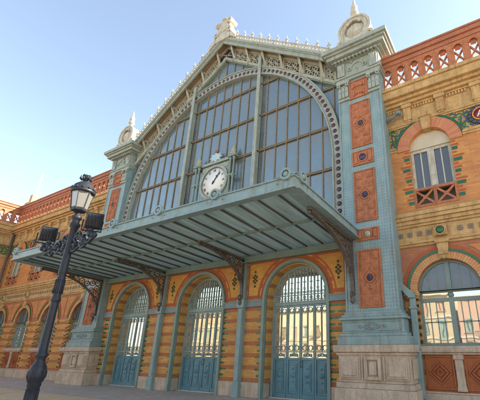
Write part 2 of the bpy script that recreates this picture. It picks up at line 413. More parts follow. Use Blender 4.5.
# door surround iron arch, red ring, jamb lining
arch = M().ring(0, 3.2, 1.235, 1.34, 0, PI, -.09, .05, 40).ring(0, 3.2, 1.215, 1.235, 0, PI, -.05, .05, 40)
for s in (-1, 1): arch.box(s*1.235, s*1.34, -.09, .05, .0, 3.2).box(s*1.215, s*1.235, -.05, .05, .0, 3.2)
arch0 = arch.build('door_arch', 'green_paint', ST); arch0.location = (DC[0], 0, 0)
for c in DC[1:]: copy_part(arch0, ST, Matrix.Translation((c-DC[0], 0, 0)))
rr = M().ring(0, 3.22, 1.345, 1.47, .0, PI, -.012, .02, 40)
r0 = rr.build('arch_trim', 'red_brick', ST); r0.location = (DC[0], 0, 0)
for c in DC[1:]: copy_part(r0, ST, Matrix.Translation((c-DC[0], 0, 0)))
rv = M().ring(0, 3.2, 1.17, 1.205, 0, PI, .05, .46, 40)
for s in (-1, 1): rv.box(s*1.17, s*1.205, .05, .46, 0.47, 3.2)
r0 = rv.build('door_reveal', 'jamb_brick', ST); r0.location = (DC[0], 0, 0)
for c in DC[1:]: copy_part(r0, ST, Matrix.Translation((c-DC[0], 0, 0)))
# bands and spandrel panels between doors
spans = [(-7.6, -5.84), (-3.16, -1.34), (1.34, 3.16), (5.84, 7.6)]
mb = M()
for a, b in spans: mb.box(a, b, -.07, .0, 2.97, 3.2); mb.box(a, b, -.09, -.07, 3.155, 3.2); mb.box(a, b, -.09, -.07, 2.97, 3.01).cut()
mb.build('impost_band', 'grey_band', ST)
mb = M(); tr = M(); orn = M()
def spandrel(x0, x1, cl, cr):
    zs0, zs1 = 3.30, 4.62
    def poly(off):
        za, zb = zs0+off, zs1-off; L = []; R_ = []
        for i in range(13):
            z = za+(zb-za)*i/12
            xl = x0+off; xr = x1-off
            if cl is not None:
                r = 1.55+off; q = r*r-(z-3.2)**2; xl = max(xl, cl+math.sqrt(q) if q > 0 else xl)
            if cr is not None:
                r = 1.55+off; q = r*r-(z-3.2)**2; xr = min(xr, cr-math.sqrt(q) if q > 0 else xr)
            L.append((xl, z)); R_.append((xr, z))
        return L, R_
    L, R_ = poly(0); mb_ = tr; n = len(L)
    for i in range(n-1): mb_.xz([L[i], R_[i], R_[i+1], L[i+1]], -.015, .02)
    L, R_ = poly(.07)
    for i in range(n-1): mb.xz([L[i], R_[i], R_[i+1], L[i+1]], -.028, .02)
    cx = (L[5][0]+R_[5][0])/2+(.12 if cl is not None else -.12)*0
    for q, (dx, dz) in enumerate(((0, 0), (0, .14), (0, -.14), (-.07, .07), (.07, .07), (-.07, -.07), (.07, -.07), (0, .27), (0, -.27))):
        orn.disc(cx+dx, 3.98+dz, [(.045, .0), (.042, -.02), (.02, -.03), (0.001, -.03)], 8, -.026)
for a, b, cl, cr in ((-6.5, -5.0, None, -4.5), (-4.0, -2.42, -4.5, None), (-2.08, -.5, None, 0), (.5, 2.08, 0, None), (2.42, 4.0, None, 4.5), (5.0, 6.45, 4.5, None)):
    spandrel(a, b, cl, cr); mb.cut(); tr.cut(); orn.cut()
# widen each spandrel towards the crown of its arch
mb.build('yellow_spandrel', 'yellow_brick', ST); tr.build('spandrel_frame', 'red_brick', ST); orn.build('glazed_flower', 'olive_glaze', ST)
mb = M(); rng = random.Random(3)
for c in DC:
    for s in (-1, 1):
        for k in range(13):
            z = .64+.1975*k
            if z > 2.9: break
            a = c+s*1.345; L = .16 if k % 2 == 0 else .24
            if k == 0: mb.box(a, a+s*.15, .004, .03, .64, 2.95)
            mb.box(a, a+s*L, -.012, .02, z, z+.065)
        mb.cut()
for s in (-1, 1):
    mb.box(s*6.12, s*6.3, .004, .03, .64, 2.9)
    for k in range(12): mb.box(s*6.12, s*6.35, -.012, .02, .64+.1975*k, .705+.1975*k)
    mb.cut()
mb.build('quoin_bricks', 'green_glaze', ST)
# iron pilasters between doors
pl = M().box(-.125, .125, -.16, 0, .0, 4.62).box(-.16, .16, -.2, -.001, 0, .4).box(-.09, .09, -.185, -.16, .5, 2.9).box(-.17, .17, -.22, -.001, 2.95, 3.24)
for k in range(22): pl.sphere((-.1, -.16, .55+.11*k), .016, 6); pl.sphere((.1, -.16, .55+.11*k), .016, 6)
p0 = pl.build('pilaster', 'teal_paint', ST, .01); p0.location = (-2.25, 0, 0)
copy_part(p0, ST, Matrix.Translation((4.5, 0, 0)))

# ---- doors
def make_door(cx):
    D = empty('arched_door', (cx, .42, 0), parent=ST)
    fr = M().ring(0, 3.2, 1.08, 1.17, 0, PI, -.05, .04, 36).box(-1.17, -1.08, -.05, .04, 0, 3.2).box(1.08, 1.17, -.05, .04, 0, 3.2)
    fr.box(-1.08, 1.08, -.06, .04, 2.98, 3.1).box(-1.08, 1.08, -.07, .04, 3.08, 3.11)
    fr.build('door_frame', 'door_grey', D)
    gl = M(); pts = [(-1.08, 3.1)]+[(1.08*math.cos(PI-PI*i/24), 3.2+1.08*math.sin(PI*i/24)) for i in range(25)]+[(1.08, 3.1)]
    gl.xz(pts, .0, .012); gl.build('fanlight_glass', 'door_glass', D)
    fb = M()
    for i in range(-7, 8):
        x = i*.135; top = 3.2+math.sqrt(1.08**2-x*x)
        ww = .034 if i % 2 == 0 else .012
        fb.box(x-ww/2, x+ww/2, -.035, -.005, 3.1, top)
        if i % 2:
            fb.ring(x, 3.235, .045, .06, 0, 2*PI, -.035, -.02, 10)
            for s in (-1, 1): fb.ring(x+s*.05, 3.42, .03, .042, 0, 2*PI, -.035, -.02, 8)
            if top > 3.7: fb.ring(x, 3.55, .035, .047, 0, 2*PI, -.035, -.02, 8)
            if top > 3.95: fb.sphere((x-.04, -.025, 3.78), .018, 6); fb.sphere((x+.04, -.025, 3.78), .018, 6)
            if top > 4.1: fb.sphere((x, -.025, 3.98), .022, 6)
    fb.box(-1.05, 1.05, -.04, -.01, 3.33-.012, 3.33+.012); fb.box(-1.05, 1.05, -.04, -.01, 3.14, 3.165)
    fb.build('fanlight_grille', 'door_grey', D)
    for k in range(4):
        x0 = -1.08+.54*k; x1 = x0+.54
        lf = M(); y0, y1 = -.04, .02; a, b = x0+.006, x1-.006
        lf.box(a, a+.07, y0, y1, .03, 1.25).box(b-.07, b, y0, y1, .03, 1.25)
        lf.box(a+.07, b-.07, y0, y1, 1.18, 1.25).box(a+.07, b-.07, y0, y1, .03, .16)
        lf.box(a+.07, b-.07, -.01, .02, .16, 1.18)
        lf.box(a+.12, b-.12, -.03, -.01, .24, 1.10).box(a+.16, b-.16, -.045, -.03, .30, 1.04)
        lf.disc((a+b)/2, .72, [(.09, 0), (.09, -.015), (.06, -.02), (.03, -.05), (.001, -.06)], 12, -.045)
        for s in (-1, 1): lf.disc((a+b)/2, .72+s*.2, [(.04, 0), (.035, -.02), (.001, -.03)], 8, -.045)
        L = lf.build('door_leaf', 'teal_door', D, .004)
        M().box(a+.03, b-.03, .0, .01, 1.25, 2.93).build('leaf_glass', 'door_glass', D)
        gr = M(); xm = (a+b)/2
        gr.box(a, a+.035, y0, y1, 1.25, 2.97).box(b-.035, b, y0, y1, 1.25, 2.97).box(a+.035, b-.035, y0, y1, 2.91, 2.97).box(a+.035, b-.035, y0, y1, 1.42, 1.46)
        for xx in (xm,): gr.box(xx-.014, xx+.014, -.035, -.012, 1.46, 2.91)
        for zz in (1.56, 2.80):
            for g in (-.11, .11): gr.ring(xm+g, zz, .075, .09, 0, 2*PI, -.035, -.015, 14)
        for zz in (1.335,):
            for s in (-1, 0, 1): gr.ring(xm+s*.11, zz, .035, .05, 0, 2*PI, -.035, -.012, 10)
        gr.bar((a+.08, 1.26), (xm, 1.41), (-.03, -.015), .012).bar((xm, 1.41), (b-.08, 1.26), (-.03, -.015), .012)
        gr.build('leaf_grille', 'door_grey', D)
    hd = M().tube([(.06, -.05, 1.15), (.06, -.10, 1.13), (.06, -.10, .98), (.06, -.05, .96)], .012, 6); hd.build('handle', 'dark_iron', D)
    M().box(-1.17, 1.17, -.12, .04, -.01, .03).build('threshold', 'white_stone', D)
for c in DC: make_door(c)

# ---- pylons
def make_pylon(cx):
    P = empty('pylon', (cx, 0, 0), parent=ST)
    pz = M().box(-1.13, 1.13, -.62, .3, 0, .52).box(-1.09, 1.09, -.58, .3, .52, .66).box(-1.03, 1.03, -.52, .3, .66, 1.42)
    pz.box(-1.08, 1.08, -.56, .3, 1.36, 1.44).box(-1.15, 1.15, -.62, .3, 1.44, 1.63)
    for a, b in ((-.98, -.36), (-.24, .24), (.36, .98)):
        c0 = abs(a+b) < .1
        if c0:
            for q in ((a, a+.09, .74, 1.32), (b-.09, b, .74, 1.32), (a+.09, b-.09, .74, .82), (a+.09, b-.09, 1.24, 1.32)): pz.box(q[0], q[1], -.60, -.52, q[2], q[3])
            pz.box(a+.13, b-.13, -.57, -.52, .86, 1.20)
        else:
            pz.box(a, b, -.56, -.52, .74, 1.32).box(a+.05, b-.05, -.60, -.56, .79, 1.27).box(a+.10, b-.10, -.63, -.60, .84, 1.22)
    for s in (-1, 1): pz.box(s*.31-.03, s*.31+.03, -.55, -.52, .70, 1.34)
    pz.box(1.03, 1.07, -.42, .2, .78, 1.28)
    pz.build('plinth', 'pale_stone', P, .018)
    bs = M().box(-1.04, 1.04, -.54, .3, 1.63, 1.86).box(-.98, .98, -.48, .3, 1.86, 1.95).box(-.92, .92, -.43, .3, 1.95, 2.32)
    bs.xz([(-.92, 2.30), (-.92, 2.32), (.92, 2.32), (.92, 2.30)], -.47, .3)
    bs.box(-.99, .99, -.49, .3, 2.32, 2.40).box(-.93, .93, -.45, .3, 2.40, 2.47).box(-.87, .87, -.36, .3, 2.47, 2.56)
    for a in ((-.84, .84, 2.0, 2.03), (-.84, .84, 2.24, 2.27), (-.84, -.81, 2.03, 2.24), (.81, .84, 2.03, 2.24)): bs.box(a[0], a[1], -.45, -.43, a[2], a[3])
    bs.build('iron_base', 'teal_paint', P, .012)
    od = M(); od.disc(0, 2.13, [(.09, 0), (.08, -.03), (.04, -.05), (.001, -.055)], 12, -.43)
    for i in range(10):
        a = 2*PI*i/10; od.disc(.21*math.cos(a), 2.13+.07*math.sin(a), [(.045, 0), (.035, -.025), (.001, -.03)], 8, -.43)
    for s in (-1, 1): od.ring(s*.36, 2.13, .03, .055, 0, 2*PI, -.455, -.43, 10)
    od.build('base_ornament', 'grey_band', P)
    M().box(-.82, .82, -.30, .3, 2.56, 11.9).build('shaft', 'riveted_paint', P)
    ed = M()
    for s in (-1, 1): ed.box(s*.82, s*.77, -.33, -.30, 2.56, 11.2).cut()
    for z in (4.72+.0, 5.15+.1, 7.36, 8.05, 10.15): pass
    ed.build('shaft_edge', 'teal_paint', P)
    for k, (z0, z1, kind) in enumerate(((2.66, 4.42, 'L'), (4.72, 5.12, 'B'), (5.36, 7.2, 'M'), (7.42, 7.98, 'B'), (8.14, 10.04, 'L'), (10.24, 11.05, 'S'))):
        pb = M(); a, b = -.38, .38; relief_panel(pb, a, b, z0, z1, -.31)
        y = -.322; cz = (z0+z1)/2
        if kind in 'LM':
            for sx in (-1, 1):
                for sz in (-1, 1):
                    for q in range(2):
                        zc = cz+sz*((z1-z0)/2-.19-q*.33); xc = sx*.17
                        pb.box(xc-.12, xc+.12, y-.02, y, zc-.13, zc+.13).box(xc-.08, xc+.08, y-.035, y-.02, zc-.09, zc+.09)
                        pb.box(xc-.035, xc+.035, y-.05, y-.035, zc-.04, zc+.04)
            for sx in (-1, 1):
                for sz in (-1, 1): pb.bar((0, cz+sz*.34), (sx*.26, cz), (y-.03, y), .045)
            pb.ring(0, cz, .12, .16, 0, 2*PI, y-.035, y, 16)
        elif kind == 'B':
            pb.ring(0, cz, .13, .17, 0, 2*PI, y-.035, y, 18)
            for sx in (-1, 1): pb.box(sx*.2, sx*.32, y-.03, y, z0+.07, z1-.07)
        else:
            for dz, wd in ((.17, .25), (-.17, .22)):
                pb.box(-wd, wd, y-.03, y, cz+dz-.025, cz+dz+.025)
                for sx in (-1, 1): pb.box(sx*wd, sx*(wd-.05), y-.04, y, cz+dz-.13, cz+dz+.1); pb.ring(sx*(wd-.09), cz+dz-.05, .02, .045, 0, 2*PI, y-.035, y, 8)
                for q in (-1, 0, 1): pb.xz([(q*.09-.035, cz+dz-.025), (q*.09+.035, cz+dz-.025), (q*.09, cz+dz-.11)], y-.035, y)
        po = pb.build('terracotta_panel', 'terracotta', P, .005)
        bo = M()
        if kind in 'LM':
            for i in range(6): bo.disc(.055*math.cos(i*PI/3), cz+.055*math.sin(i*PI/3), [(.045, 0), (.04, -.03), (.001, -.04)], 8, y)
            bo.disc(0, cz, [(.05, 0), (.04, -.045), (.001, -.06)], 10, y); bo.build('boss', 'blue_boss', po)
        elif kind == 'B':
            bo.disc(0, cz, [(.12, 0), (.11, -.03), (.05, -.055), (.001, -.06)], 14, y); bo.build('boss', 'gold' if k == 1 else 'blue_boss', po)
    cp = M()
    for s in (-1, 1):
        x = s*.6; cp.box(x-.23, x+.23, -.36, -.3, 10.28, 10.38).box(x-.2, x+.2, -.345, -.3, 10.38, 11.0)
        for i in range(3):
            xx = x-.14+.14*i
            cp.xz([(xx-.06, 10.4), (xx+.06, 10.4), (xx+.065, 10.75), (xx, 10.92), (xx-.065, 10.75)], -.40, -.345)
            cp.disc(xx, 10.66, [(.04, 0), (.03, -.03), (.001, -.04)], 8, -.40)
        cp.ring(x-.17, 10.97, .03, .075, 0, 2*PI, -.44, -.34, 12).ring(x+.17, 10.97, .03, .075, 0, 2*PI, -.44, -.34, 12)
        cp.box(x-.26, x+.26, -.42, -.3, 11.04, 11.16).cut()
    cp.build('capital', 'grey_green', P, .006)
    fz = M().box(-.88, .88, -.38, .3, 11.16, 11.28).box(-.92, .92, -.42, .3, 11.28, 11.36).box(-.84, .84, -.34, .3, 11.36, 12.05)
    for s in (-1, 1): fz.box(s*.5, s*.8, -.42, -.34, 11.4, 12.0).yz([(-.44, 11.95), (-.34, 11.95), (-.34, 11.45), (-.40, 11.5), (-.5, 11.85)], s*.72, s*.58)
    fz.ring(0, 11.62, .24, .32, .25, PI-.25, -.38, -.34, 16)
    for s in (-1, 1): fz.ring(s*.3, 11.66, .05, .09, 0, 2*PI, -.39, -.34, 12)
    fz.disc(0, 11.66, [(.09, 0), (.07, -.04), (.001, -.05)], 12, -.34)
    fz.build('frieze', 'grey_green', P, .008)
    cn = M()
    steps = [(.90, -.40, 12.05, 12.13), (1.02, -.48, 12.13, 12.2), (1.16, -.62, 12.2, 12.36), (1.24, -.70, 12.36, 12.44), (1.32, -.78, 12.44, 12.62)]
    for hx, y, z0, z1 in steps: cn.box(-hx, hx, y, .3+hx-.9, z0, z1)
    for i in range(12):
        x = -.82+i*1.64/11; cn.box(x-.045, x+.045, -.55, -.4, 12.05, 12.13)
    cn.xz([(-1.25, 12.62), (-1.0, 12.82), (1.0, 12.82), (1.25, 12.62)], -.6, .5)
    cn.build('cornice', 'grey_green', P, .01)
    fi = M(); yb = -.32
    fi.box(-.75, .75, yb-.2, yb+.5, 12.82, 12.95)
    fi.ring(0, 13.52, .42, .66, 0, 2*PI, yb-.12, yb+.28, 32).ring(0, 13.52, .60, .70, 0, 2*PI, yb-.16, yb-.12, 32)
    fi.disc(0, 13.52, [(.42, .2), (.42, -.02), (.34, -.03), (.30, -.09), (.2, -.14), (.001, -.17)], 24, yb)
    for s in (-1, 1):
        fi.ring(s*.62, 13.02, .06, .17, 0, 2*PI, yb-.14, yb+.2, 14)
        fi.xz([(s*.5, 12.95), (s*.86, 12.95), (s*.80, 13.05), (s*.62, 13.2)], yb-.08, yb+.2)
    for i in range(7): fi.sphere((.34*math.cos(PI*(.25+i/12)), yb-.14, 13.52+.45*math.sin(PI*(.25+i/12))), .07, 8)
    fi.lathe(0, yb+.05, [(.16, 14.16), (.20, 14.22), (.09, 14.3), (.08, 14.4), (.17, 14.48), (.18, 14.56), (.1, 14.64), (.14, 14.74), (.14, 14.9), (.05, 15.08), (.07, 15.16), (.04, 15.28), (.005, 15.42)], 14)
    fi.build('finial', 'white_stone', P, .01)
    return P
make_pylon(7.36); make_pylon(-7.36)

# ---- great gabled window
GW = empty('gable_window', (0, 0, 0), parent=ST)
M().xz([(-6.6, 4.95), (6.6, 4.95), (6.6, 11.6), (0, 16.1), (-6.6, 11.6)], .062, .09).build('glass', 'big_glass', GW)
CZ, R0, R1 = 8.2, 6.17, 6.49
ab = M().ring(0, CZ, R0, R1, 0, PI, -.10, .02, 96)
for s in (-1, 1): ab.box(s*R0, s*R1, -.10, .02, 4.95, CZ)
ab.build('arch_band', 'grey_green', GW)
tr = M().ring(0, CZ, R1, R1+.05, 0, PI, -.15, .06, 96).ring(0, CZ, R0-.045, R0, 0, PI, -.15, .06, 96)
for s in (-1, 1): tr.box(s*(R0-.06), s*R0, -.16, .1, 4.95, CZ); tr.box(s*R1, s*(R1+.05), -.16, .06, 4.95, CZ)
tr.build('arch_trim', 'grey_green', GW)
bo = M(); rm = (R0+R1)/2; nb = 72
prof = [(.088, .02), (.088, -.01), (.075, -.025), (.045, -.035), (.001, -.038)]
for i in range(nb+1):
    a = PI*i/nb; bo.disc(rm*math.cos(a), CZ+rm*math.sin(a), prof, 10, -.10).cut()
for s in (-1, 1):
    for k in range(1, 12): bo.disc(s*rm, CZ-.276*k, prof, 10, -.10).cut()
bo.build('arch_boss', 'purple_glass', GW)
gb = M(); gh = M()
def arc_in(x): return CZ+math.sqrt(max(0, R0*R0-x*x))
for i in range(-11, 12):
    x = i*.5625
    if abs(abs(x)-2.25) < .01: continue
    gb.box(x-.02, x+.02, .02, .06, 4.95, 16.0-.71*abs(x)).cut()
for z in (6.0, 7.8, 9.64, 11.5, 13.3):
    hw = R0+.3 if z < 11.6 else (16.1-z)/.71-.2
    gh.box(-hw, hw, -.01, .03, z-.04, z+.04); gh.box(-hw, hw, -.035, -.01, z+.015, z+.04).cut()
gb.build('glazing_bar', 'rust_iron', GW); gh.build('transom', 'rust_iron', GW)
ms_ = M()
for s in (-1, 1):
    x = s*2.21+.2; ms_.box(x-.09, x+.09, -.21, -.17, 4.95, 14.95).box(x-.03, x+.03, -.17, .05, 4.95, 14.95).box(x-.09, x+.09, -.01, .03, 4.95, 14.3)
    ms_.cut()
ms_.build('mullion', 'grey_green', GW)
# spandrel frames
sp = M()
for s in (-1, 1):
    sp.bar((s*.1, 15.95), (s*6.6, 15.95-.71*6.5), (-.08, .1), .14)
    sp.box(s*6.62, s*6.45, -.13, .1, CZ, 12.2)
    sp.cut().ring(s*5.75, 12.0+.2, .20, .26, 0, 2*PI, -.05, .06, 20).cut()
sp.build('spandrel_frame', 'green_paint', GW)

# ---- gable roof edge
rf = M()
for s in (-1, 1):
    pts = [(0, 17.2), (s*7.2, 17.2-.71*7.2), (s*7.2, 17.0-.71*7.2), (0, 17.0)]
    rf.xz(pts, -.38, 24)
rf.build('hall_roof', 'roof_zinc', ST)
sf = M()
for s in (-1, 1): sf.xz([(0, 16.99), (s*6.4, 16.99-.71*6.4), (s*6.4, 16.92-.71*6.4), (0, 16.92)], -.355, .2).cut()
sf.build('soffit', 'soffit_wood', ST)
bb = M()
for s in (-1, 1):
    bb.xz([(0, 17.16), (s*6.45, 17.16-.71*6.45), (s*6.45, 16.82-.71*6.45), (0, 16.82)], -.42, -.36)
    bb.xz([(0, 17.22), (s*6.45, 17.22-.71*6.45), (s*6.45, 17.10-.71*6.45), (0, 17.10)], -.50, -.42)
    bb.xz([(0, 17.10), (s*6.45, 17.10-.71*6.45), (s*6.45, 17.04-.71*6.45), (0, 17.04)], -.46, -.42)
    bb.xz([(0, 16.86), (s*6.45, 16.86-.71*6.45), (s*6.45, 16.81-.71*6.45), (0, 16.81)], -.45, -.42); bb.cut()
bb.build('bargeboard', 'grey_green', ST)
# lattice strip behind the brackets
bk = M(); la = M(); fm = M()
for s in (-1, 1):
    bk.xz([(0, 16.93), (s*6.6, 16.93-.71*6.6), (s*6.6, 16.02-.71*6.6), (0, 16.02)], .0, .03)
    fm.xz([(0, 16.14), (s*6.6, 16.14-.71*6.6), (s*6.6, 16.0-.71*6.6), (0, 16.0)], -.12, .0)
    fm.xz([(0, 16.93), (s*6.6, 16.93-.71*6.6), (s*6.6, 16.78-.71*6.6), (0, 16.78)], -.08, .0)
    for k in range(6):
        xa, xb = .50+1.05*k, .50+1.05*(k+1)
        if k == 5: xb = 6.4
        xc = (xa+xb)/2; zc = 16.47-.71*xc
        hw = (xb-xa)/2-.15
        def q(dx, dz): return (s*(xc+dx), zc-.71*dx+dz)
        fm.xz([q(-hw-.12, -.32), q(-hw-.03, -.32), q(-hw-.03, .32), q(-hw-.12, .32)], -.07, 0)
        fm.xz([q(hw+.03, -.32), q(hw+.12, -.32), q(hw+.12, .32), q(hw+.03, .32)], -.07, 0)
        for g1 in (-1, 1):
            cx, cz = q(g1*hw*.48, 0)
            for g2 in (-1, 1):
                c2 = cz+g2*.13
                la.ring(cx, c2, .06, .11, 0, 2*PI, -.045, 0, 12)
            la.bar((cx-.15, cz-.25), (cx+.15, cz+.25), (-.03, 0), .035).bar((cx-.15, cz+.25), (cx+.15, cz-.25), (-.03, 0), .035)
        for dz in (-.27, 0, .27): la.bar(q(-hw, dz), q(hw, dz), (-.035, 0), .04)
        for dx in (-hw, 0, hw): la.bar(q(dx, -.28), q(dx, .28), (-.035, 0), .035)
        la.cut()
la.bar((-.3, 16.2), (.3, 16.5), (-.03, 0), .04).bar((-.3, 16.5), (.3, 16.2), (-.03, 0), .04)
bk.build('lattice_back', 'dark_void', ST); la.build('lattice_panel', 'cream_iron', ST); fm.build('lattice_frame', 'cream_iron', ST)
def eave_bracket(x):
    zt = 16.98-.71*abs(x)
    b = M(); P_ = []
    for i in range(9):
        t = i/8; P_.append((-.04-.27*math.sin(t*PI/2)**3, zt-.92+.80*t))
    inner = [(y+.06, z+.02) for y, z in P_]
    for a in range(8): b.yz([P_[a], P_[a+1], inner[a+1], inner[a]], x-.055, x+.055)
    b.box(x-.055, x+.055, -.33, -.0, zt-.19, zt-.08)
    b.box(x-.08, x+.08, -.13, -.0, zt-1.02, zt-.84)
    b.disc(x, zt-.93, [(.06, 0), (.05, -.04), (.001, -.06)], 8, -.13)
    return b
for s in (-1, 1):
    for k in range(6): eave_bracket(s*(.50+1.05*k)).build('eave_bracket', 'cream_iron', ST)
# crest along both slopes
cr = M()
for s in (-1, 1):
    sl = -.71*s
    def pz(x, d): return 17.20-.71*abs(x)+d
    cr.xz([(s*.5, pz(.5, 0)), (s*6.3, pz(6.3, 0)), (s*6.3, pz(6.3, .07)), (s*.5, pz(.5, .10))], -.46, -.41)
    cr.xz([(s*.5, pz(.5, .30)), (s*6.3, pz(6.3, .30)), (s*6.3, pz(6.3, .34)), (s*.5, pz(.5, .34))], -.455, -.415)
    for i in range(34):
        x = .6+i*.17
        if x > 6.3: break
        cr.ring(s*x, pz(x, .20), .055, .10, 0, 2*PI, -.455, -.415, 10); cr.bar((s*(x+.085), pz(x+.085, .05)), (s*(x+.085), pz(x+.085, .34)), (-.45, -.42), .03)
    cr.cut()
    for k in range(11):
        x = .98+.525*k
        if x > 6.3: break
        big = k % 2 == 0 or True
        h = .42
        cr.lathe(s*x, -.435, [(.035, pz(x, .28)), (.05, pz(x, .36)), (.022, pz(x, .42)), (.062, pz(x, .50)), (.035, pz(x, .56)), (.01, pz(x, .72))], 8)
        for g1 in (-1, 1): cr.sphere((s*x+g1*.07, -.435, pz(x, .49)), .03, 6)
        cr.cut()
cr.build('roof_crest', 'white_stone', ST)
# apex ornament: scrolled cartouche
ax = M(); Y0 = -.55
ax.box(-.5, .5, Y0, .3, 16.95, 17.3).box(-.42, .42, Y0+.02, .25, 17.3, 17.42)
ax.xz([(-.38, 17.4), (.38, 17.4), (.52, 17.6), (.40, 17.8), (.46, 18.1), (.34, 18.35), (.12, 18.45), (-.12, 18.45), (-.34, 18.35), (-.46, 18.1), (-.40, 17.8), (-.52, 17.6)], Y0+.05, -.18)
ax.disc(0, 17.9, [(.33, 0), (.32, -.05), (.24, -.06), (.2, -.02), (.12, -.08), (.001, -.11)], 20, Y0+.05)
for s in (-1, 1):
    ax.ring(s*.42, 18.18, .06, .17, 0, 2*PI, Y0-.05, -.1, 14).ring(s*.46, 17.5, .06, .17, 0, 2*PI, Y0-.05, -.1, 14)
    ax.xz([(s*.5, 17.0), (s*.95, 16.65), (s*.95, 16.8), (s*.55, 17.4)], Y0, .2)
ax.lathe(0, Y0+.22, [(.14, 18.4), (.28, 18.46), (.24, 18.54), (.08, 18.6)], 12)
ax.build('apex_ornament', 'white_stone', ST, .012)

# ---- canopy
CN = empty('canopy', (0, 0, 0), parent=ST)
YF, ZF, ZB = -4.1, 5.03, 4.80
def zc(y): return ZB+(ZF-ZB)*(-y)/(-YF)
fa = M().box(-7.02, 7.02, YF, YF+.10, ZF, ZF+.29).box(-7.05, 7.05, YF-.04, YF+.14, ZF+.27, ZF+.31).box(-7.04, 7.04, YF-.03, YF+.2, ZF-.01, ZF+.04)
fa.build('fascia', 'teal_paint', CN, .006)
be = M()
for s in (-1, 1):
    x0, x1 = s*7.02, s*6.9
    be.yz([(YF+.1, ZF), (-.0, ZB), (0, ZB+.28), (YF+.1, ZF+.28)], x0, x1)
    be.yz([(YF+.1, ZF+.27), (-.0, ZB+.27), (0, ZB+.31), (YF+.1, ZF+.31)], s*7.06, s*6.86)
    be.yz([(YF+.1, ZF-.01), (-.0, ZB-.01), (0, ZB+.03), (YF+.1, ZF+.03)], s*7.10, s*6.70).cut()
be.build('side_beam', 'teal_paint', CN)
M().box(-6.9, 6.9, -.20, -.0, ZB-.17, ZB+.05).box(-6.9, 6.9, -.24, -.201, ZB-.19, ZB-.15).build('rear_beam', 'green_paint', CN)
ri = M()
for i in range(-11, 12):
    x = i*7/11
    if abs(i) == 11: continue
    ri.yz([(YF+.1, ZF+.06), (-.2, ZB+.06), (-.2, ZB+.11), (YF+.1, ZF+.11)], x-.008, x+.008)
    ri.yz([(YF+.1, ZF+.05), (-.2, ZB+.05), (-.2, ZB+.06), (YF+.1, ZF+.06)], x-.02, x+.02).cut()
ri.build('rib', 'rib_paint', CN)
pu = M()
for y in (-2.1,): pu.box(-6.9, 6.9, y-.03, y+.03, zc(y)+.04, zc(y)+.12)
pu.build('purlin', 'green_paint', CN)
M().yz([(YF+.1, ZF+.115), (0, ZB+.115), (0, ZB+.13), (YF+.1, ZF+.13)], -6.9, 6.9).build('roof_panels', 'canopy_panel', CN)
rg = M()
for i in range(7):
    x = -6.80+2.2667*i; z = ZF+.36
    rg.ring(x, z, .10, .155, 0, 2*PI, YF-.07, YF+.03, 20).disc(x, z, [(.08, .02), (.07, -.03), (.03, -.05), (.001, -.06)], 12, YF-.03)
    for s in (-1, 1): rg.xz([(x+s*.13, ZF+.31), (x+s*.32, ZF+.31), (x+s*.15, ZF+.38)], YF-.05, YF+.02); rg.sphere((x+s*.26, YF-.03, ZF+.17), .02, 6)
    rg.cut()
rg.build('fascia_ring', 'teal_paint', CN)
for s in (-1, 1):
    q = M(); T = []
    b = M().ring(0, 0, .10, .155, 0, 2*PI, -.05, .05, 20).disc(0, 0, [(.08, .02), (.07, -.03), (.03, -.05), (.001, -.06)], 12, -.03)
    o = b.build('fascia_ring', 'teal_paint', CN); o.rotation_euler = (0, 0, s*PI/2); o.location = (s*7.05, YF+.30, ZF+.36)
def canopy_bracket(x, ya, yb, zl, name='canopy_bracket'):
    """pierced cast-iron spandrel: wall leg, top rail, curved soffit rail, scrolls"""
    b = M(); zt = lambda y: zc(y)-.02
    curve = []
    for i in range(17):
        a = i/16*PI/2; y = yb+(ya-yb)*0+(yb-ya)*0
        yy = ya+(yb-ya)*(1-math.cos(a)); zz = zl+(zt(yb)-.13-zl)*math.sin(a)
        curve.append((yy, zz))
    for i in range(16):
        (y0, z0), (y1, z1) = curve[i], curve[i+1]
        b.yz([(y0, z0), (y1, z1), (y1+.045, z1+.05), (y0-.001+.0, z0+.06)], x-.06, x+.06)
    b.yz([(ya+.06, zl-.15), (ya-.04, zl-.15), (ya-.04, zt(ya)), (ya+.06, zt(ya))], x-.06, x+.06)
    b.yz([(ya, zt(ya)), (yb-.06, zt(yb)), (yb-.06, zt(yb)-.07), (ya, zt(ya)-.07)], x-.06, x+.06)
    def yring(y, z, r):
        vs = []; n = 14
        for i in range(n):
            a = 2*PI*i/n
            for rr, xx in ((r, -.025), (r, .025), (r-.03, .025), (r-.03, -.025)): vs.append((x+xx, y+rr*math.cos(a), z+rr*math.sin(a)))
        b.add(vs, [(4*i+k, 4*i+(k+1) % 4, 4*((i+1) % n)+(k+1) % 4, 4*((i+1) % n)+k) for i in range(n) for k in range(4)])
    L = ya-yb; k = 0; y = ya-.1
    def zlow(yq):
        t = min(1, max(0, (ya-yq)/L)); a = math.acos(1-t); return zl+(zt(yb)-.13-zl)*math.sin(a)
    while y > yb+.15:
        lo = zlow(y)+.06; hi = zt(y)-.07; gap = hi-lo
        if gap < .09: break
        nn = max(1, int(gap/.24)); r = min(.13, gap/nn/2)
        for j in range(nn): yring(y-r*.5, lo+(j+.5)*gap/nn, r); b.sphere((x, y-r*.5, lo+(j+.5)*gap/nn), .035, 6)
        y -= 2*r*.97
    for dy, dz, rr in ((-.1, -.18, .09), (-.04, -.3, .06)): yring(ya+dy, zl+dz+.05, rr)
    b.sphere((x, yb-.02, zt(yb)-.13), .05, 8)
    b.sphere((x, ya-.06, zl-.3), .07, 8, (1, 1, 1.6))
    return b.build(name, 'dark_iron', CN)
for x in (-2.25, 2.25): canopy_bracket(x, -.16, -2.4, 3.45)
for x in (-6.8, 6.8): canopy_bracket(x, -.36, -3.0, 3.2)

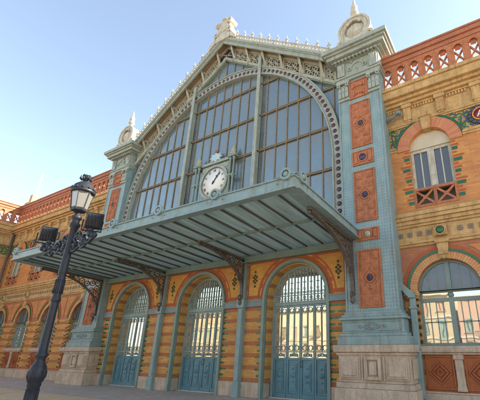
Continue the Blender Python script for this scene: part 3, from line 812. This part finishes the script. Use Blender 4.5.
# ================================================================== WINGS (local frame: x along the wall, front = -y)
def T(loc, rz): return Matrix.Translation(loc) @ Matrix.Rotation(rz, 4, 'Z')
protos = None
def make_bay():
    """parts of one bay, built once about x=0 and copied"""
    out = []
    def add(mb_, name, mat, bevel=0): o = mb_.build(name, mat, ST, bevel); out.extend(mb_.objs); return o
    # lower arched window
    f = M(); y0, y1 = .16, .24
    f.ring(0, 3.12, .80, .87, 0, PI, y0, y1, 24).box(-.87, -.80, y0, y1, 1.6, 3.12).box(.87, .80, y0, y1, 1.6, 3.12)
    f.box(-.8, .8, y0, y1, 1.6, 1.68).box(-.8, .8, y0-.02, y1, 2.80, 2.90).box(-.8, .8, y0-.02, y1, 3.06, 3.14).box(-.06, .06, y0-.03, y1, 1.68, 3.92)
    for s in (-1, 1):
        f.box(s*.06, s*.80, y0+.02, y1-.02, 2.22, 2.25)
        for k in (1, 2, 3): xx = s*(.06+.185*k); f.box(xx-.012, xx+.012, y0+.02, y1-.02, 1.68, 2.8)
        for k in (1, 2): xx = s*(.06+.26*k); f.box(xx-.015, xx+.015, y0+.02, y1-.02, 3.14, 3.12+math.sqrt(.8**2-xx*xx))
    f.disc(0, 2.98, [(.08, 0), (.07, -.03), (.001, -.05)], 12, y0-.02)
    wn = add(f, 'arched_window', 'green_paint')
    pts = [(.82*math.cos(PI*i/20), 3.10+.82*math.sin(PI*i/20)) for i in range(21)]
    M().xz(pts, .20, .208).build('fanlight_glass', 'dark_glass', wn)
    M().box(-.82, .82, .20, .208, 1.62, 3.098).build('window_glass', 'window_glass', wn)
    sl = M().box(-1.05, 1.05, -.14, .2, 1.44, 1.60).box(-.98, .98, -.09, .2, 1.38, 1.44); add(sl, 'window_sill', 'pale_stone', .012)
    v = M(); v.ring(0, 0, .87, 1.08, 0, PI, -.04, .05, 32); o = add(v, 'brick_arch', 'voussoir'); o.location = (0, 0, 3.12)
    v = M(); v.ring(0, 3.12, 1.082, 1.16, .08, PI-.08, -.06, .03, 32); add(v, 'green_arch', 'green_glaze')
    v = M(); v.ring(0, 3.12, 1.162, 1.27, .0, PI, -.035, .03, 32); add(v, 'outer_arch', 'red_brick')
    im = M()
    for s in (-1, 1):
        im.box(s*.84, s*1.28, -.09, .2, 2.98, 3.12).box(s*.86, s*1.22, -.06, .2, 2.90, 2.98).cut()
    add(im, 'impost', 'stone', .01)
    ky = M().xz([(-.11, 3.98), (.11, 3.98), (.17, 4.5), (-.17, 4.5)], -.13, .1).box(-.2, .2, -.18, .0, 4.46, 4.56).disc(0, 4.03, [(.07, 0), (.06, -.04), (.001, -.05)], 10, -.13).box(-.14, .14, -.16, -.1, 4.1, 4.2)
    add(ky, 'keystone', 'stone', .01)
    # panels beneath the sill
    for s in (-1, 1):
        p = M(); a, b = sorted((s*.13, s*.86)); relief_panel(p, a, b, .52, 1.36, -.01, .03)
        xc = (a+b)/2; zc_ = .94; y = -.022
        for r, h in ((.29, .03), (.2, .05)):
            for i in range(4):
                p.bar((xc+r*math.cos(i*PI/2), zc_+r*math.sin(i*PI/2)), (xc+r*math.cos((i+1)*PI/2), zc_+r*math.sin((i+1)*PI/2)), (y-h, y), .04)
        p.ring(xc, zc_, .05, .085, 0, 2*PI, y-.06, y, 14)
        add(p, 'diamond_panel', 'terracotta_dark', .004)
    pb = M().box(-.10, .10, -.08, .02, .62, 1.26).box(-.13, .13, -.10, .02, 1.26, 1.38).xz([(-.12, .5), (.12, .5), (.12, .56), (.10, .64), (-.10, .64), (-.12, .56)], -.10, .02)
    add(pb, 'panel_pier', 'pale_stone', .01)
    # dark green quoins at the lower jambs
    qn = M()
    for s in (-1, 1):
        qn.box(s*.9, s*1.1, .004, .03, .62, 2.9)
        for k in range(11):
            z = .62+.1975*k
            if z > 2.75: break
            L = .12 if k % 2 else .19
            qn.box(s*1.0, s*(1.0+L), -.012, .02, z, z+.07)
        for k in range(7):
            z = 1.66+.1975*k
            if z > 2.85: break
            qn.box(s*.872, s*.98, -.012, .02, z, z+.09)
        qn.cut()
    add(qn, 'quoin_bricks', 'olive_glaze')
    # frieze medallion above the keystone
    md = M().box(-.19, .19, -.16, -.05, 4.68, 5.0).ring(0, 4.84, .12, .165, 0, 2*PI, -.2, -.15, 18); mo = add(md, 'medallion', 'stone', .01)
    M().disc(0, 4.84, [(.12, 0), (.11, -.03), (.06, -.05), (.001, -.06)], 16, -.16).build('medallion_boss', 'green_glaze', mo)
    # upper window
    f = M(); y0, y1 = .14, .22
    for s in (-1, 1): f.box(s*.58, s*.65, y0, y1, 6.36, 7.84)
    f.box(-.58, .58, y0, y1, 7.74, 7.84).box(-.58, .58, y0, y1, 6.36, 6.44).box(-.07, .07, y0-.02, y1, 6.44, 7.74)
    for s in (-1, 1): f.box(s*.30, s*.345, y0+.02, y1, 6.44, 7.74); f.box(s*.07, s*.11, y0, y1, 6.44, 7.74); f.box(s*.55, s*.58, y0, y1, 6.44, 7.74)
    wn = add(f, 'upper_window', 'white_stone', .004)
    M().box(-.6, .6, .19, .198, 6.4, 7.78).build('window_glass', 'dark_glass', wn)
    lun = M().xz([(-.65, 7.84)]+[(.65*math.cos(PI-PI*i/16), 7.84+.63*math.sin(PI*i/16)) for i in range(17)]+[(.65, 7.84)], .12, .2)
    lun.box(-.65, .65, .09, .12, 7.84, 7.9); add(lun, 'lunette', 'plaster')
    v = M(); v.ring(0, 0, .65, 1.04, .0, PI, -.05, .05, 28); o = add(v, 'brick_arch', 'voussoir_red'); o.location = (0, 0, 7.84)
    v = M(); v.ring(0, 7.84, 1.042, 1.11, .16, PI-.16, -.07, .03, 28); add(v, 'green_arch', 'green_glaze')
    kk = M().xz([(-.13, 8.42), (.13, 8.42), (.17, 8.98), (-.17, 8.98)], -.16, .1).box(-.2, .2, -.2, 0, 8.9, 8.98); add(kk, 'keystone', 'stone', .01)
    bp = M(); a, b = -.65, .65
    bp.box(a, b, -.02, .12, 5.72, 5.80).box(a, b, -.02, .12, 6.28, 6.36).box(-.05, .05, -.02, .12, 5.8, 6.28)
    for s in (-1, 1):
        bp.box(s*.65, s*.58, -.02, .12, 5.8, 6.28)
        xa, xb = s*.05, s*.58
        bp.bar((xa, 5.8), (xb, 6.28), (0, .08), .07).bar((xa, 6.28), (xb, 5.8), (.001, .081), .07)
        cx = (xa+xb)/2; bp.box(cx-.07, cx+.07, -.01, .09, 5.97, 6.11)
    add(bp, 'balcony_panel', 'terracotta', .005)
    M_ = M()
    for s in (-1, 1):
        M_.box(s*.70, s*.80, .004, .03, 5.86, 7.6)
        for k in range(5): M_.box(s*.67, s*(.92 if k % 2 else .84), -.012, .02, 5.85+.40*k, 5.96+.40*k)
        M_.cut()
    add(M_, 'quoin_bricks', 'green_glaze')
    M_ = M()
    for s in (-1, 1):
        M_.box(s*.70, s*.78, .004, .03, 6.0, 7.6)
        for k in range(5): M_.box(s*.66, s*(.98 if k % 2 else .88), -.007, .02, 6.0+.40*k, 6.07+.40*k)
        for k in range(5): M_.box(s*.66, s*.80, -.005, .02, 6.13+.40*k, 6.20+.40*k)
        M_.cut()
    add(M_, 'quoin_bricks', 'red_brick')
    return out
def make_disc_medal(letter):
    out = []
    md = M().ring(0, 8.45, .20, .235, 0, 2*PI, -.09, -.03, 20); rim = md.build('mosaic_roundel', 'yellow_tile', ST)
    M().disc(0, 8.45, [(.20, .02), (.20, -.0), (.001, -.001)], 20, -.055).build('roundel_disc', 'purple_red', rim)
    lf = M()
    for i in range(14):
        a = 2*PI*i/14; lf.disc(.31*math.cos(a), 8.45+.28*math.sin(a), [(.09, .02), (.07, -.03), (.001, -.05)], 8, -.04)
    lf.build('roundel_wreath', 'wreath', rim)
    if letter:
        tm = M(); add_text(tm, letter, .32, 0, 8.45, -.065); tm.build('letter', 'white_paint', rim)
    return rim
plain('purple_red', (.25, .03, .05), None, .35, .5)
plain('wreath', (.05, .035, .11), (.04, .07, .05), .35, .5, nscale=18)
bay0 = make_bay()
used = [False]
def wing(loc, rz, x0, x1, bays, letters):
    bays = sorted(bays)
    Tm = T(loc, rz)
    def put(mb_, name, mat, bevel=0):
        mb_.build(name, mat, ST, bevel)
        for o in mb_.objs: o.matrix_basis = Tm
        return o
    ops_lo = [(c, .87, 1.5, 3.12, .87) for c in bays]
    put(wall_open(M(), x0, x1, .47, 3.1, 0, .5, [(c, .87, 1.5, 3.1, 0) for c in bays]), 'wall', 'banded_brick')
    mb = wall_open(M(), x0, x1, 3.1, 4.5, 0, .5, [(c, .87, 3.1, 3.12, .87) for c in bays])
    put(mb, 'wall', 'red_brick_wall')
    mb = wall_open(M(), x0, x1, 4.5, 9.6, 0, .5, [(c, .65, 5.72, 7.84, .63) for c in bays])
    put(mb, 'wall', 'orange_brick')
    put(M().box(x0, x1, -.12, .5, 0, .42).box(x0, x1, -.08, .5, .42, .47), 'socle', 'pale_stone', .015)
    # yellow inset spandrels beside the lower arches
    mids = [(a+b)/2 for a, b in zip(bays, bays[1:])]; pitch = 3.3
    ends = sorted(set([bays[0]-pitch/2]+mids+[bays[-1]+pitch/2]))
    sp = M()
    for m_ in ends:
        if x0+.15 < m_ < x1-.15:
            for s in (-1, 1):
                def xe(z): q = 1.37**2-(z-3.12)**2; return pitch/2-math.sqrt(q) if q > 0 else pitch/2-.12
                for i in range(10):
                    za, zb = 3.32+.1*i, 3.42+.1*i
                    sp.xz([(m_+s*.05, za), (m_+s*xe(za), za), (m_+s*xe(zb), zb), (m_+s*.05, zb)], -.02, .02)
                sp.cut()
    if sp.v: put(sp, 'yellow_spandrel', 'orange_brick')
    # mouldings and frieze
    mm = M().box(x0, x1, -.05, .3, 4.46, 4.54).box(x0, x1, -.09, .3, 4.54, 4.62).box(x0, x1, -.04, .3, 4.62, 5.08).box(x0, x1, -.09, .3, 5.08, 5.16)
    mm.box(x0, x1, -.14, .3, 5.16, 5.28).box(x0, x1, -.2, .3, 5.28, 5.40).box(x0, x1, -.24, .3, 5.40, 5.52).xz([(x0, 5.52), (x1, 5.52), (x1, 5.58), (x0, 5.58)], -.12, .3)
    put(mm, 'string_course', 'stone', .008)
    ro = M().box(x0+.1, x1-.1, -.037, -.03, 4.75, 4.95); x = x0+.15
    while x < x1-.1:
        if all(abs(x-c) > .28 for c in bays):
            for i in range(4):
                a = PI/4+i*PI/2; ro.box(x+.055*math.cos(a)-.035, x+.055*math.cos(a)+.035, -.065, -.04, 4.85+.055*math.sin(a)-.035, 4.85+.055*math.sin(a)+.035)
            ro.disc(x, 4.85, [(.03, 0), (.001, -.03)], 6, -.06)
        x += .29
    put(ro, 'rosette_tile', 'rust_iron')
    hs = M()      # hood string between upper windows
    cuts = [x0]+[v for c in bays for v in (c-1.05, c+1.05)]+[x1]
    for a, b in zip(cuts[::2], cuts[1::2]):
        if b > a: hs.box(a, b, -.07, .1, 7.96, 8.06).box(a, b, -.04, .1, 7.88, 7.96).cut()
    put(hs, 'hood_string', 'stone', .008)
    mo = M()
    for a, b in zip(cuts[::2], cuts[1::2]):
        if b > a:
            aa = a+.02 if a > x0 else a; b2 = b-.02 if b < x1 else b
            zs_ = lambda xx: 8.06
            n = 12
            L = [c for c in bays]
            xa, xb = max(x0, a-.9), min(x1, b+.9)
            for i in range(24):
                u0, u1 = xa+(xb-xa)*i/24, xa+(xb-xa)*(i+1)/24
                def low(u):
                    d = min(abs(u-c) for c in bays); q = 1.12**2-d*d
                    return max(8.08, 7.84+math.sqrt(q)+.01) if q > 0 else 8.08
                l0, l1 = low(u0), low(u1)
                if l0 < 8.76 and l1 < 8.76: mo.xz([(u0, l0), (u1, l1), (u1, 8.78), (u0, 8.78)], -.015, .02)
                else: mo.cut()
            mo.cut()
    put(mo, 'mosaic_band', 'mosaic')
    fr = M().box(x0, x1, -.06, .3, 8.78, 8.84).box(x0, x1, -.09, .3, 8.84, 8.95).box(x0, x1, -.05, .3, 8.95, 9.55)
    fr.box(x0, x1, -.10, .3, 9.55, 9.62)
    cs = sorted(bays); bl = []
    for c in [cs[0]-pitch]+cs+[cs[-1]+pitch]: bl += [c-.55, c+.55, c+1.65]
    for b in bl:
        if x0+.1 < b < x1-.1: fr.box(b-.13, b+.13, -.15, -.05, 8.97, 9.5).box(b-.17, b+.17, -.2, -.05, 9.46, 9.6).box(b-.1, b+.1, -.12, -.05, 8.9, 8.97)
    put(fr, 'frieze', 'stone', .006)
    dn = M().box(x0+.02, x1-.02, -.048, -.03, 9.44, 9.52); x = x0+.05
    while x < x1-.05:
        if all(abs(x-b) > .2 for b in bl): dn.box(x-.028, x+.028, -.1, -.05, 9.43, 9.53)
        x += .095
    put(dn, 'dentils', 'stone')
    cn = M().box(x0, x1, -.2, .5, 9.62, 9.74).box(x0, x1, -.3, .5, 9.74, 9.86).box(x0, x1, -.42, .5, 9.86, 10.16).box(x0, x1, -.48, .5, 10.16, 10.3).box(x0, x1, -.30, .5, 10.3, 10.42)
    put(cn, 'cornice', 'stone', .012)
    n = int((x1-x0)/.49); st = (x1-x0)/n
    ba = wall_open(M(), x0, x1, 10.42, 11.55, -.12, .06, [(x0+st*(i+.5), .125, 10.60, 11.28, .15) for i in range(n)])
    for i in range(n):
        x = x0+st*(i+.5)
        ba.bar((x-.125, 10.72), (x+.125, 11.16), (-.07, .01), .045).bar((x-.125, 11.16), (x+.125, 10.72), (-.069, .011), .045)
        ba.ring(x, 11.27, .125, .17, 0, PI, -.145, -.12, 8).box(x-.09, x+.09, -.06, .0, 11.24, 11.44)
    put(ba, 'balustrade', 'terracotta')
    rl = M().box(x0, x1, -.16, .1, 11.55, 11.66).box(x0, x1, -.14, .08, 11.66, 11.74).box(x0, x1, -.2, .14, 11.74, 11.92).box(x0, x1, -.24, .18, 11.92, 12.0)
    put(rl, 'parapet_rail', 'parapet_brick', .008)
    for c in bays:
        if not used[0]:
            for o in bay0: o.matrix_basis = Tm @ Matrix.Translation((c, 0, 0)) @ o.matrix_basis
            used[0] = (Tm @ Matrix.Translation((c, 0, 0))).inverted(); continue
        for o in bay0: copy_part(o, ST, Tm @ Matrix.Translation((c, 0, 0)) @ used[0])
    for xm, lt in letters:
        rim = make_disc_medal(lt); rim.matrix_basis = Tm @ Matrix.Translation((xm, 0, 0))
wing((0, .3, 0), 0, 8.1, 22, [9.45+3.3*i for i in range(4)], [(11.1, 'A'), (14.4, None), (17.7, None)])
wing((0, .3, 0), 0, -20.95, -8.1, [-9.35-3.3*i for i in range(4)], [(-11.0, None), (-14.3, None), (-17.6, None)])
wing((-20.95, 0, 0), PI/2, -10, .3, [-1.5-3.3*i for i in range(3)], [(-3.15, None), (-6.45, None)])
# masses behind
M().box(-20.9, -7.4, .8, 14, 0, 10.3).build('wing_roof', 'roof_zinc', ST)
M().box(7.4, 22, .8, 14, 0, 10.3).build('wing_roof', 'roof_zinc', ST)
M().box(-30, -21.46, -9.95, 14, 0, 10.3).build('wing_roof', 'roof_zinc', ST)
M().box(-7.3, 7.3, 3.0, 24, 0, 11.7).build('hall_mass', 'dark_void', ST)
# downpipes
dp = M().tube([(-20.62, .12, 10.0), (-20.62, .12, 0)], .075, 8)
for z in (9.6, 7.0, 4.0, 1.5): dp.lathe(-20.62, .12, [(.1, z), (.1, z+.08)], 8)
dp.lathe(-20.62, .12, [(.09, 9.85), (.2, 10.1), (.2, 10.25)], 8)
dp.build('downpipe', 'dark_iron', ST)
dp = M().box(8.37, 8.53, .04, .2, 0, 2.9)
dp.xz([(7.95, 3.22), (7.95, 3.40), (8.15, 3.40), (8.53, 3.02), (8.53, 2.9), (8.37, 2.9), (8.12, 3.22)], -.02, .2)
for z in (.3, 1.5, 2.6): dp.box(8.34, 8.56, .01, .24, z, z+.06)
dp.build('downpipe', 'teal_paint', ST, .01)
dp = M().tube([(8.15, .1, 9.05), (8.5, .05, 9.22), (8.66, .0, 9.24)], .06, 8).lathe(8.64, .0, [(.09, 9.17), (.11, 9.25), (.08, 9.31)], 8)
dp.build('water_spout', 'grey_band', ST)
# chimney beyond the left wing
ch = M().box(-29.0, -28.3, 3, 3.8, 10.3, 15.2).box(-29.1, -28.2, 2.9, 3.9, 14.9, 15.1).box(-28.9, -28.4, 3.1, 3.7, 15.2, 16.0)
ch.build('chimney', 'stone', ST)

# ================================================================== CLOCK
CK = empty('wall_clock', (.12, -.05, 7.68), 'white round clock with black Roman numerals in a green columned frame above the canopy', 'clock')
def ck(mb, name, mat, parent=CK, bevel=0):
    mb.v = [(x, y+.05, z-7.6) for x, y, z in mb.v]; return mb.build(name, mat, parent, bevel)
cz = 8.58
f = M().box(-.86, .86, -.10, .02, 7.72, 9.5).box(-1.22, 1.22, -.16, .0, 7.6, 7.75).box(-1.2, 1.2, -.16, .0, 9.55, 9.68).ring(0, cz, .74, .86, 0, 2*PI, -.2, -.10, 40)
for s in (-1, 1):
    for g2 in (-1, 1): f.disc(s*.74, cz+g2*.74, [(.11, 0), (.09, -.04), (.001, -.05)], 10, -.10)
ck(f, 'clock_frame', 'gold_green') if 'gold_green' in MATS else ck(f, 'clock_frame', 'grey_green')
for s in (-1, 1):
    c = M()
    for g2 in (0, 1):
        x = s*(.98+.2*g2); c.lathe(x, -.2, [(.075, 7.75), (.075, 7.85), (.045, 7.9), (.045, 8.5), (.075, 8.55), (.075, 8.68), (.045, 8.72), (.04, 9.4), (.07, 9.48), (.07, 9.56)], 10)
    c.box(s*.86, s*1.3, -.29, -.0, 9.56, 9.66).box(s*.88, s*1.28, -.28, -.1, 8.58, 8.66).box(s*.88, s*1.28, -.28, 0, 7.62, 7.76)
    ck(c, 'column', 'green_paint')
    c = M().lathe(s*1.08, -.15, [(.16, 9.66), (.17, 9.75), (.09, 9.82), (.13, 9.9), (.08, 10.02), (.03, 10.14), (.01, 10.24)], 10)
    ck(c, 'finial', 'gold')
star = []
for i in range(16):
    r = .33 if i % 2 == 0 else .2; a = PI/2+2*PI*i/16; star.append((1.25*r*math.cos(a), 9.86+.8*r*math.sin(a)))
c = M().xz(star, -.18, -.1); ck(c, 'star_ornament', 'pale_blue')
c = M().sphere((0, -.16, 10.18), .09, 10); ck(c, 'ball', 'rust_iron')
dial = M().disc(0, cz, [(.74, .02), (.74, 0), (.001, -.001)], 48, -.14); D_ = ck(dial, 'dial', 'clock_white')
nm = M()
for i, r in enumerate(['XII', 'I', 'II', 'III', 'IIII', 'V', 'VI', 'VII', 'VIII', 'IX', 'X', 'XI']):
    a = PI/2-i*PI/6; add_text(nm, r, .17, .58*math.cos(a), cz+.58*math.sin(a), -.148, a-PI/2, .75); nm.cut()
mt_ = M().ring(0, cz, .715, .722, 0, 2*PI, -.1495, -.141, 60)
for i in range(60):
    a = i*PI/30; mt_.bar((.69*math.cos(a), cz+.69*math.sin(a)), (.72*math.cos(a), cz+.72*math.sin(a)), (-.15, -.141), .012 if i % 5 else .028)
ck(mt_, 'minute_track', 'black_paint', D_)
ck(nm, 'numeral', 'black_paint', D_)
def hand(ang, L, w_, y):
    a = PI/2-math.radians(ang); c, s_ = math.cos(a), math.sin(a)
    P_ = lambda u, v_: (u*c-v_*s_, cz+u*s_+v_*c)
    return M().xz([P_(-.12, -w_*.5), P_(L*.7, -w_*.45), P_(L*.74, -w_*1.4), P_(L, 0), P_(L*.74, w_*1.4), P_(L*.7, w_*.45), P_(-.12, w_*.5)], y, y-.012)
ck(hand(34, .40, .055, -.155), 'hour_hand', 'black_paint', D_); h2 = hand(41, .60, .035, -.17).disc(0, cz, [(.05, 0), (.05, -.03), (.001, -.04)], 12, -.155); ck(h2, 'minute_hand', 'black_paint', D_)

# ================================================================== STREET LAMP
LX, LY = 3.80, -6.92
LP = empty('street_lamp', (LX, LY, 0), 'tall black cast iron street lamp with glass lantern and two floodlights on scrolled arms', 'street lamp')
post = M().lathe(0, 0, [(.30, 0), (.30, .12), (.26, .16), (.24, .3), (.19, .36), (.165, .5), (.15, .75), (.15, .92), (.17, .94), (.165, .99), (.20, 1.02), (.225, 1.10), (.215, 1.2), (.17, 1.27), (.13, 1.31), (.115, 1.36), (.165, 1.40), (.165, 1.43), (.12, 1.46), (.112, 1.6), (.105, 2.28), (.105, 2.30), (.135, 2.32), (.13, 2.37), (.105, 2.40), (.118, 2.46), (.125, 2.62), (.115, 2.74), (.10, 2.80), (.125, 2.83), (.12, 2.87), (.112, 2.9), (.106, 3.55), (.104, 3.70), (.15, 3.73), (.15, 3.79), (.11, 3.81), (.11, 3.87), (.155, 3.89), (.15, 3.94), (.09, 3.97), (.08, 4.05)], 24)
for i in range(12):
    a = 2*PI*i/12; post.tube([(.155*math.cos(a), .155*math.sin(a), .5), (.146*math.cos(a), .146*math.sin(a), .9)], .018, 5)
    post.sphere((.205*math.cos(a), .205*math.sin(a), 1.12), .035, 6, (1, 1, 2))
    post.tube([(.125*math.cos(a), .125*math.sin(a), 2.45), (.125*math.cos(a), .125*math.sin(a), 2.7)], .012, 5)
post.v = [(x*.58, y*.58, z) for x, y, z in post.v]
post.build('post', 'lamp_black', LP)
LN = empty('lantern', (0, 0, 0), parent=LP)
def slim(mb_): mb_.v = [(p[0]*.66, p[1]*.66, 4.0+(p[2]-4.0)*.92+.03) for p in mb_.v]
def hexp(r, z, off=.2): return [(r*math.cos(off+i*PI/3), r*math.sin(off+i*PI/3), z) for i in range(6)]
lo, hi = hexp(.20, 4.06), hexp(.285, 4.46)
gl = M().add(lo+hi, [(i, (i+1) % 6, (i+1) % 6+6, i+6) for i in range(6)]); slim(gl); gl.build('lantern_glass', 'lamp_glass', LN)
bt = M()
for i in range(6): bt.tube([lo[i], hi[i]], .016, 5, True)
bt.lathe(0, 0, [(.05, 3.98), (.10, 4.0), (.21, 4.03), (.225, 4.06), (.22, 4.09), (.20, 4.09)], 6, False)
bt.lathe(0, 0, [(.30, 4.44), (.325, 4.46), (.325, 4.50), (.29, 4.52), (.26, 4.62), (.14, 4.70), (.09, 4.72), (.085, 4.77), (.10, 4.80), (.12, 4.87), (.07, 4.86), (.04, 4.84)], 18)
for i in range(12):
    a = i*PI/6; bt.sphere((.31*math.cos(a), .31*math.sin(a), 4.53), .035, 6, (1, 1, .8))
for i in range(6):
    a = i*PI/3; bt.tube([(.10*math.cos(a), .10*math.sin(a), 4.76), (.16*math.cos(a), .16*math.sin(a), 4.80), (.15*math.cos(a), .15*math.sin(a), 4.87)], [.03, .03, .012], 6)
slim(bt); bt.build('lantern_frame', 'lamp_black', LN)
bu = M().sphere((0, 0, 4.27), .07, 10, (1, 1, 1.4)).lathe(0, 0, [(.03, 4.05), (.03, 4.2)], 8); slim(bu); bu.build('bulb', 'plaster', LN)
def spiral(cx, cz_, r, turns, a0, dirn, y=0):
    return [(cx+r*(1-.75*t)*math.cos(a0+dirn*t*turns*2*PI), y, cz_+r*(1-.75*t)*math.sin(a0+dirn*t*turns*2*PI)) for t in [i/22 for i in range(23)]]
for s, L in ((-1, 1.0), (1, .72)):
    ar = M(); zc0 = 3.42
    pts = [(s*(.07+L*t), 0, zc0+.10*math.sin(t*2*PI)) for t in [i/14 for i in range(15)]]
    ar.tube(pts, .028, 6)
    ar.tube([(s*.07, 0, 3.2), (s*.25, 0, 3.24), (s*L*.6, 0, 3.32), (s*L, 0, 3.42)], .022, 6)
    for cx, cz_, r, a0, d_ in ((.24, 3.50, .12, -PI/2, -1), (.45, 3.36, .13, PI/2, 1), (.66*L, 3.33, .11, PI/2, 1), (.20, 3.30, .10, PI, 1), (.88*L, 3.52, .08, -PI/2, -1)):
        ar.tube([(s*a, b, c_) for a, b, c_ in spiral(cx, cz_, r, 1.4, a0, d_)], [.028-.012*i/22 for i in range(23)], 6)
        ar.sphere((s*cx, 0, cz_), .042, 8)
    for k in range(5): ar.sphere((s*(.2+.17*k*L), random.uniform(-.02, .02), 3.42+random.uniform(-.1, .08)), .055, 7, (1.3, .6, .8))
    ar.sphere((s*(L+.04), 0, 3.44), .06, 8)
    ar.build('scroll_arm', 'lamp_black', LP)
def flood(x, z, rz, tilt):
    F = empty('floodlight', (x, 0, z), parent=LP, rz=rz)
    b = M(); h, w2, d = .135, .125, .12
    b.add([(-w2, -d, -h), (w2, -d, -h), (w2*.8, d, -h*.8), (-w2*.8, d, -h*.8), (-w2, -d, h), (w2, -d, h), (w2*.8, d, h*.8), (-w2*.8, d, h*.8)],
          [(0,3,2,1),(4,5,6,7),(0,1,5,4),(1,2,6,5),(2,3,7,6),(3,0,4,7)])
    for k in range(5): b.box(-.09+.045*k-.006, -.09+.045*k+.006, d*.95, d+.03, -h*.7, h*.7)
    b.box(-w2-.02, w2+.02, -d-.03, -d, -h-.02, -h+.02).box(-w2-.02, w2+.02, -d-.03, -d, h-.02, h+.02).box(-w2-.02, -w2+.02, -d-.03, -d, -h, h).box(w2-.02, w2+.02, -d-.03, -d, -h, h)
    o = b.build('housing', 'lamp_black', F, .035); o.rotation_euler = (tilt, 0, 0)
    g_ = M().box(-w2+.02, w2-.02, -d-.012, -d-.004, -h+.02, h-.02).build('lens', 'dark_glass', F); g_.rotation_euler = (tilt, 0, 0)
    y = M().tube([(-w2-.03, 0, 0), (-w2-.03, 0, -h-.07), (w2+.03, 0, -h-.07), (w2+.03, 0, 0)], .016, 5, True).lathe(0, 0, [(.035, -h-.16), (.05, -h-.07)], 8)
    y.build('yoke', 'lamp_black', F)
flood(-1.03, 3.76, math.radians(240), math.radians(-12)); flood(.64, 3.74, math.radians(236), math.radians(-14))

# ================================================================== flagpole behind the wing
fp = M().lathe(0, 0, [(.14, 10.3), (.12, 14), (.07, 18.2), (.001, 18.3)], 8).build('flagpole', 'white_paint')
fp.location = (-27.9, 3.2, 0)
fp['label'] = 'slim white pole rising behind the balustrade at the far left'; fp['category'] = 'pole'

# ================================================================== buildings across the square, seen as reflections in the panes
plain('facade_shutter', (.25, .19, .12), None, .7)
plain('facade_cream', (.40, .33, .21), (.34, .27, .16), .85, .2)
plain('facade_pink', (.40, .28, .20), (.35, .22, .15), .85, .2)
plain('facade_white', (.44, .40, .30), (.38, .33, .23), .85, .2)
def opposite(x0, x1, h, mat, label, y=-46):
    B_ = empty('town_building', ((x0+x1)/2, y, 0), label, 'building')
    X = (x1-x0)/2; b = M(); ops = []; n = int((x1-x0)/2.3); st = 2*X/n; fl = int(h/3.1)
    for i in range(n):
        for k in range(fl): ops.append((-X+st*(i+.5), .5, (.15 if (i+k) % 3 == 0 else .8)+k*3.1, 2.5+k*3.1, 0))
    wall_open(b, -X, X, 0, h, -.3, 0, ops); b.box(-X, X, -12, -.3, 0, h-.3); b.build('wall', mat, B_)
    c = M().box(-X-.3, X+.3, -.3, .45, h, h+.4)
    for k in range(1, fl): c.box(-X, X, 0, .15, k*3.1-.1, k*3.1+.1)
    c.build('cornice', 'white_stone', B_)
    for q, (cx, hw, zb, zs, r) in enumerate(ops):
        f = M().box(cx-hw, cx+hw, -.2, -.17, zb, zs).box(cx-hw-.14, cx+hw+.14, .001, .2, zb-.12, zb-.001).box(cx-hw-.14, cx+hw+.14, .001, .1, zs, zs+.18)
        f.box(cx-hw, cx-hw+.08, -.16, -.05, zb, zs).box(cx+hw-.08, cx+hw, -.16, -.05, zb, zs).box(cx-.04, cx+.04, -.16, -.05, zb, zs)
        if q % 3 == 0 and zb > 3:
            f.box(cx-hw-.3, cx+hw+.3, .2, .8, zb-.12, zb)
            for e in range(9): f.box(cx-hw-.3+e*.19, cx-hw-.27+e*.19, .75, .78, zb, zb+.9)
            f.box(cx-hw-.3, cx+hw+.3, .74, .8, zb+.9, zb+.95)
        f.build('window', ('facade_shutter', 'green_paint', 'facade_pink')[q % 3], B_)
opposite(-60, -32, 10, 'facade_cream', 'cream town building across the square, mirrored in the station door panes')
opposite(-31, -14, 8.4, 'facade_white', 'white town building across the square, mirrored in the station door panes')
opposite(-13, 3, 9.6, 'facade_cream', 'tall cream town house across the square, mirrored in the middle station door')
opposite(4, 20, 8.9, 'facade_pink', 'pink town building across the square, mirrored in the right window panes')
opposite(21, 50, 8.8, 'facade_cream', 'second cream town building across the square, mirrored in the right window panes')
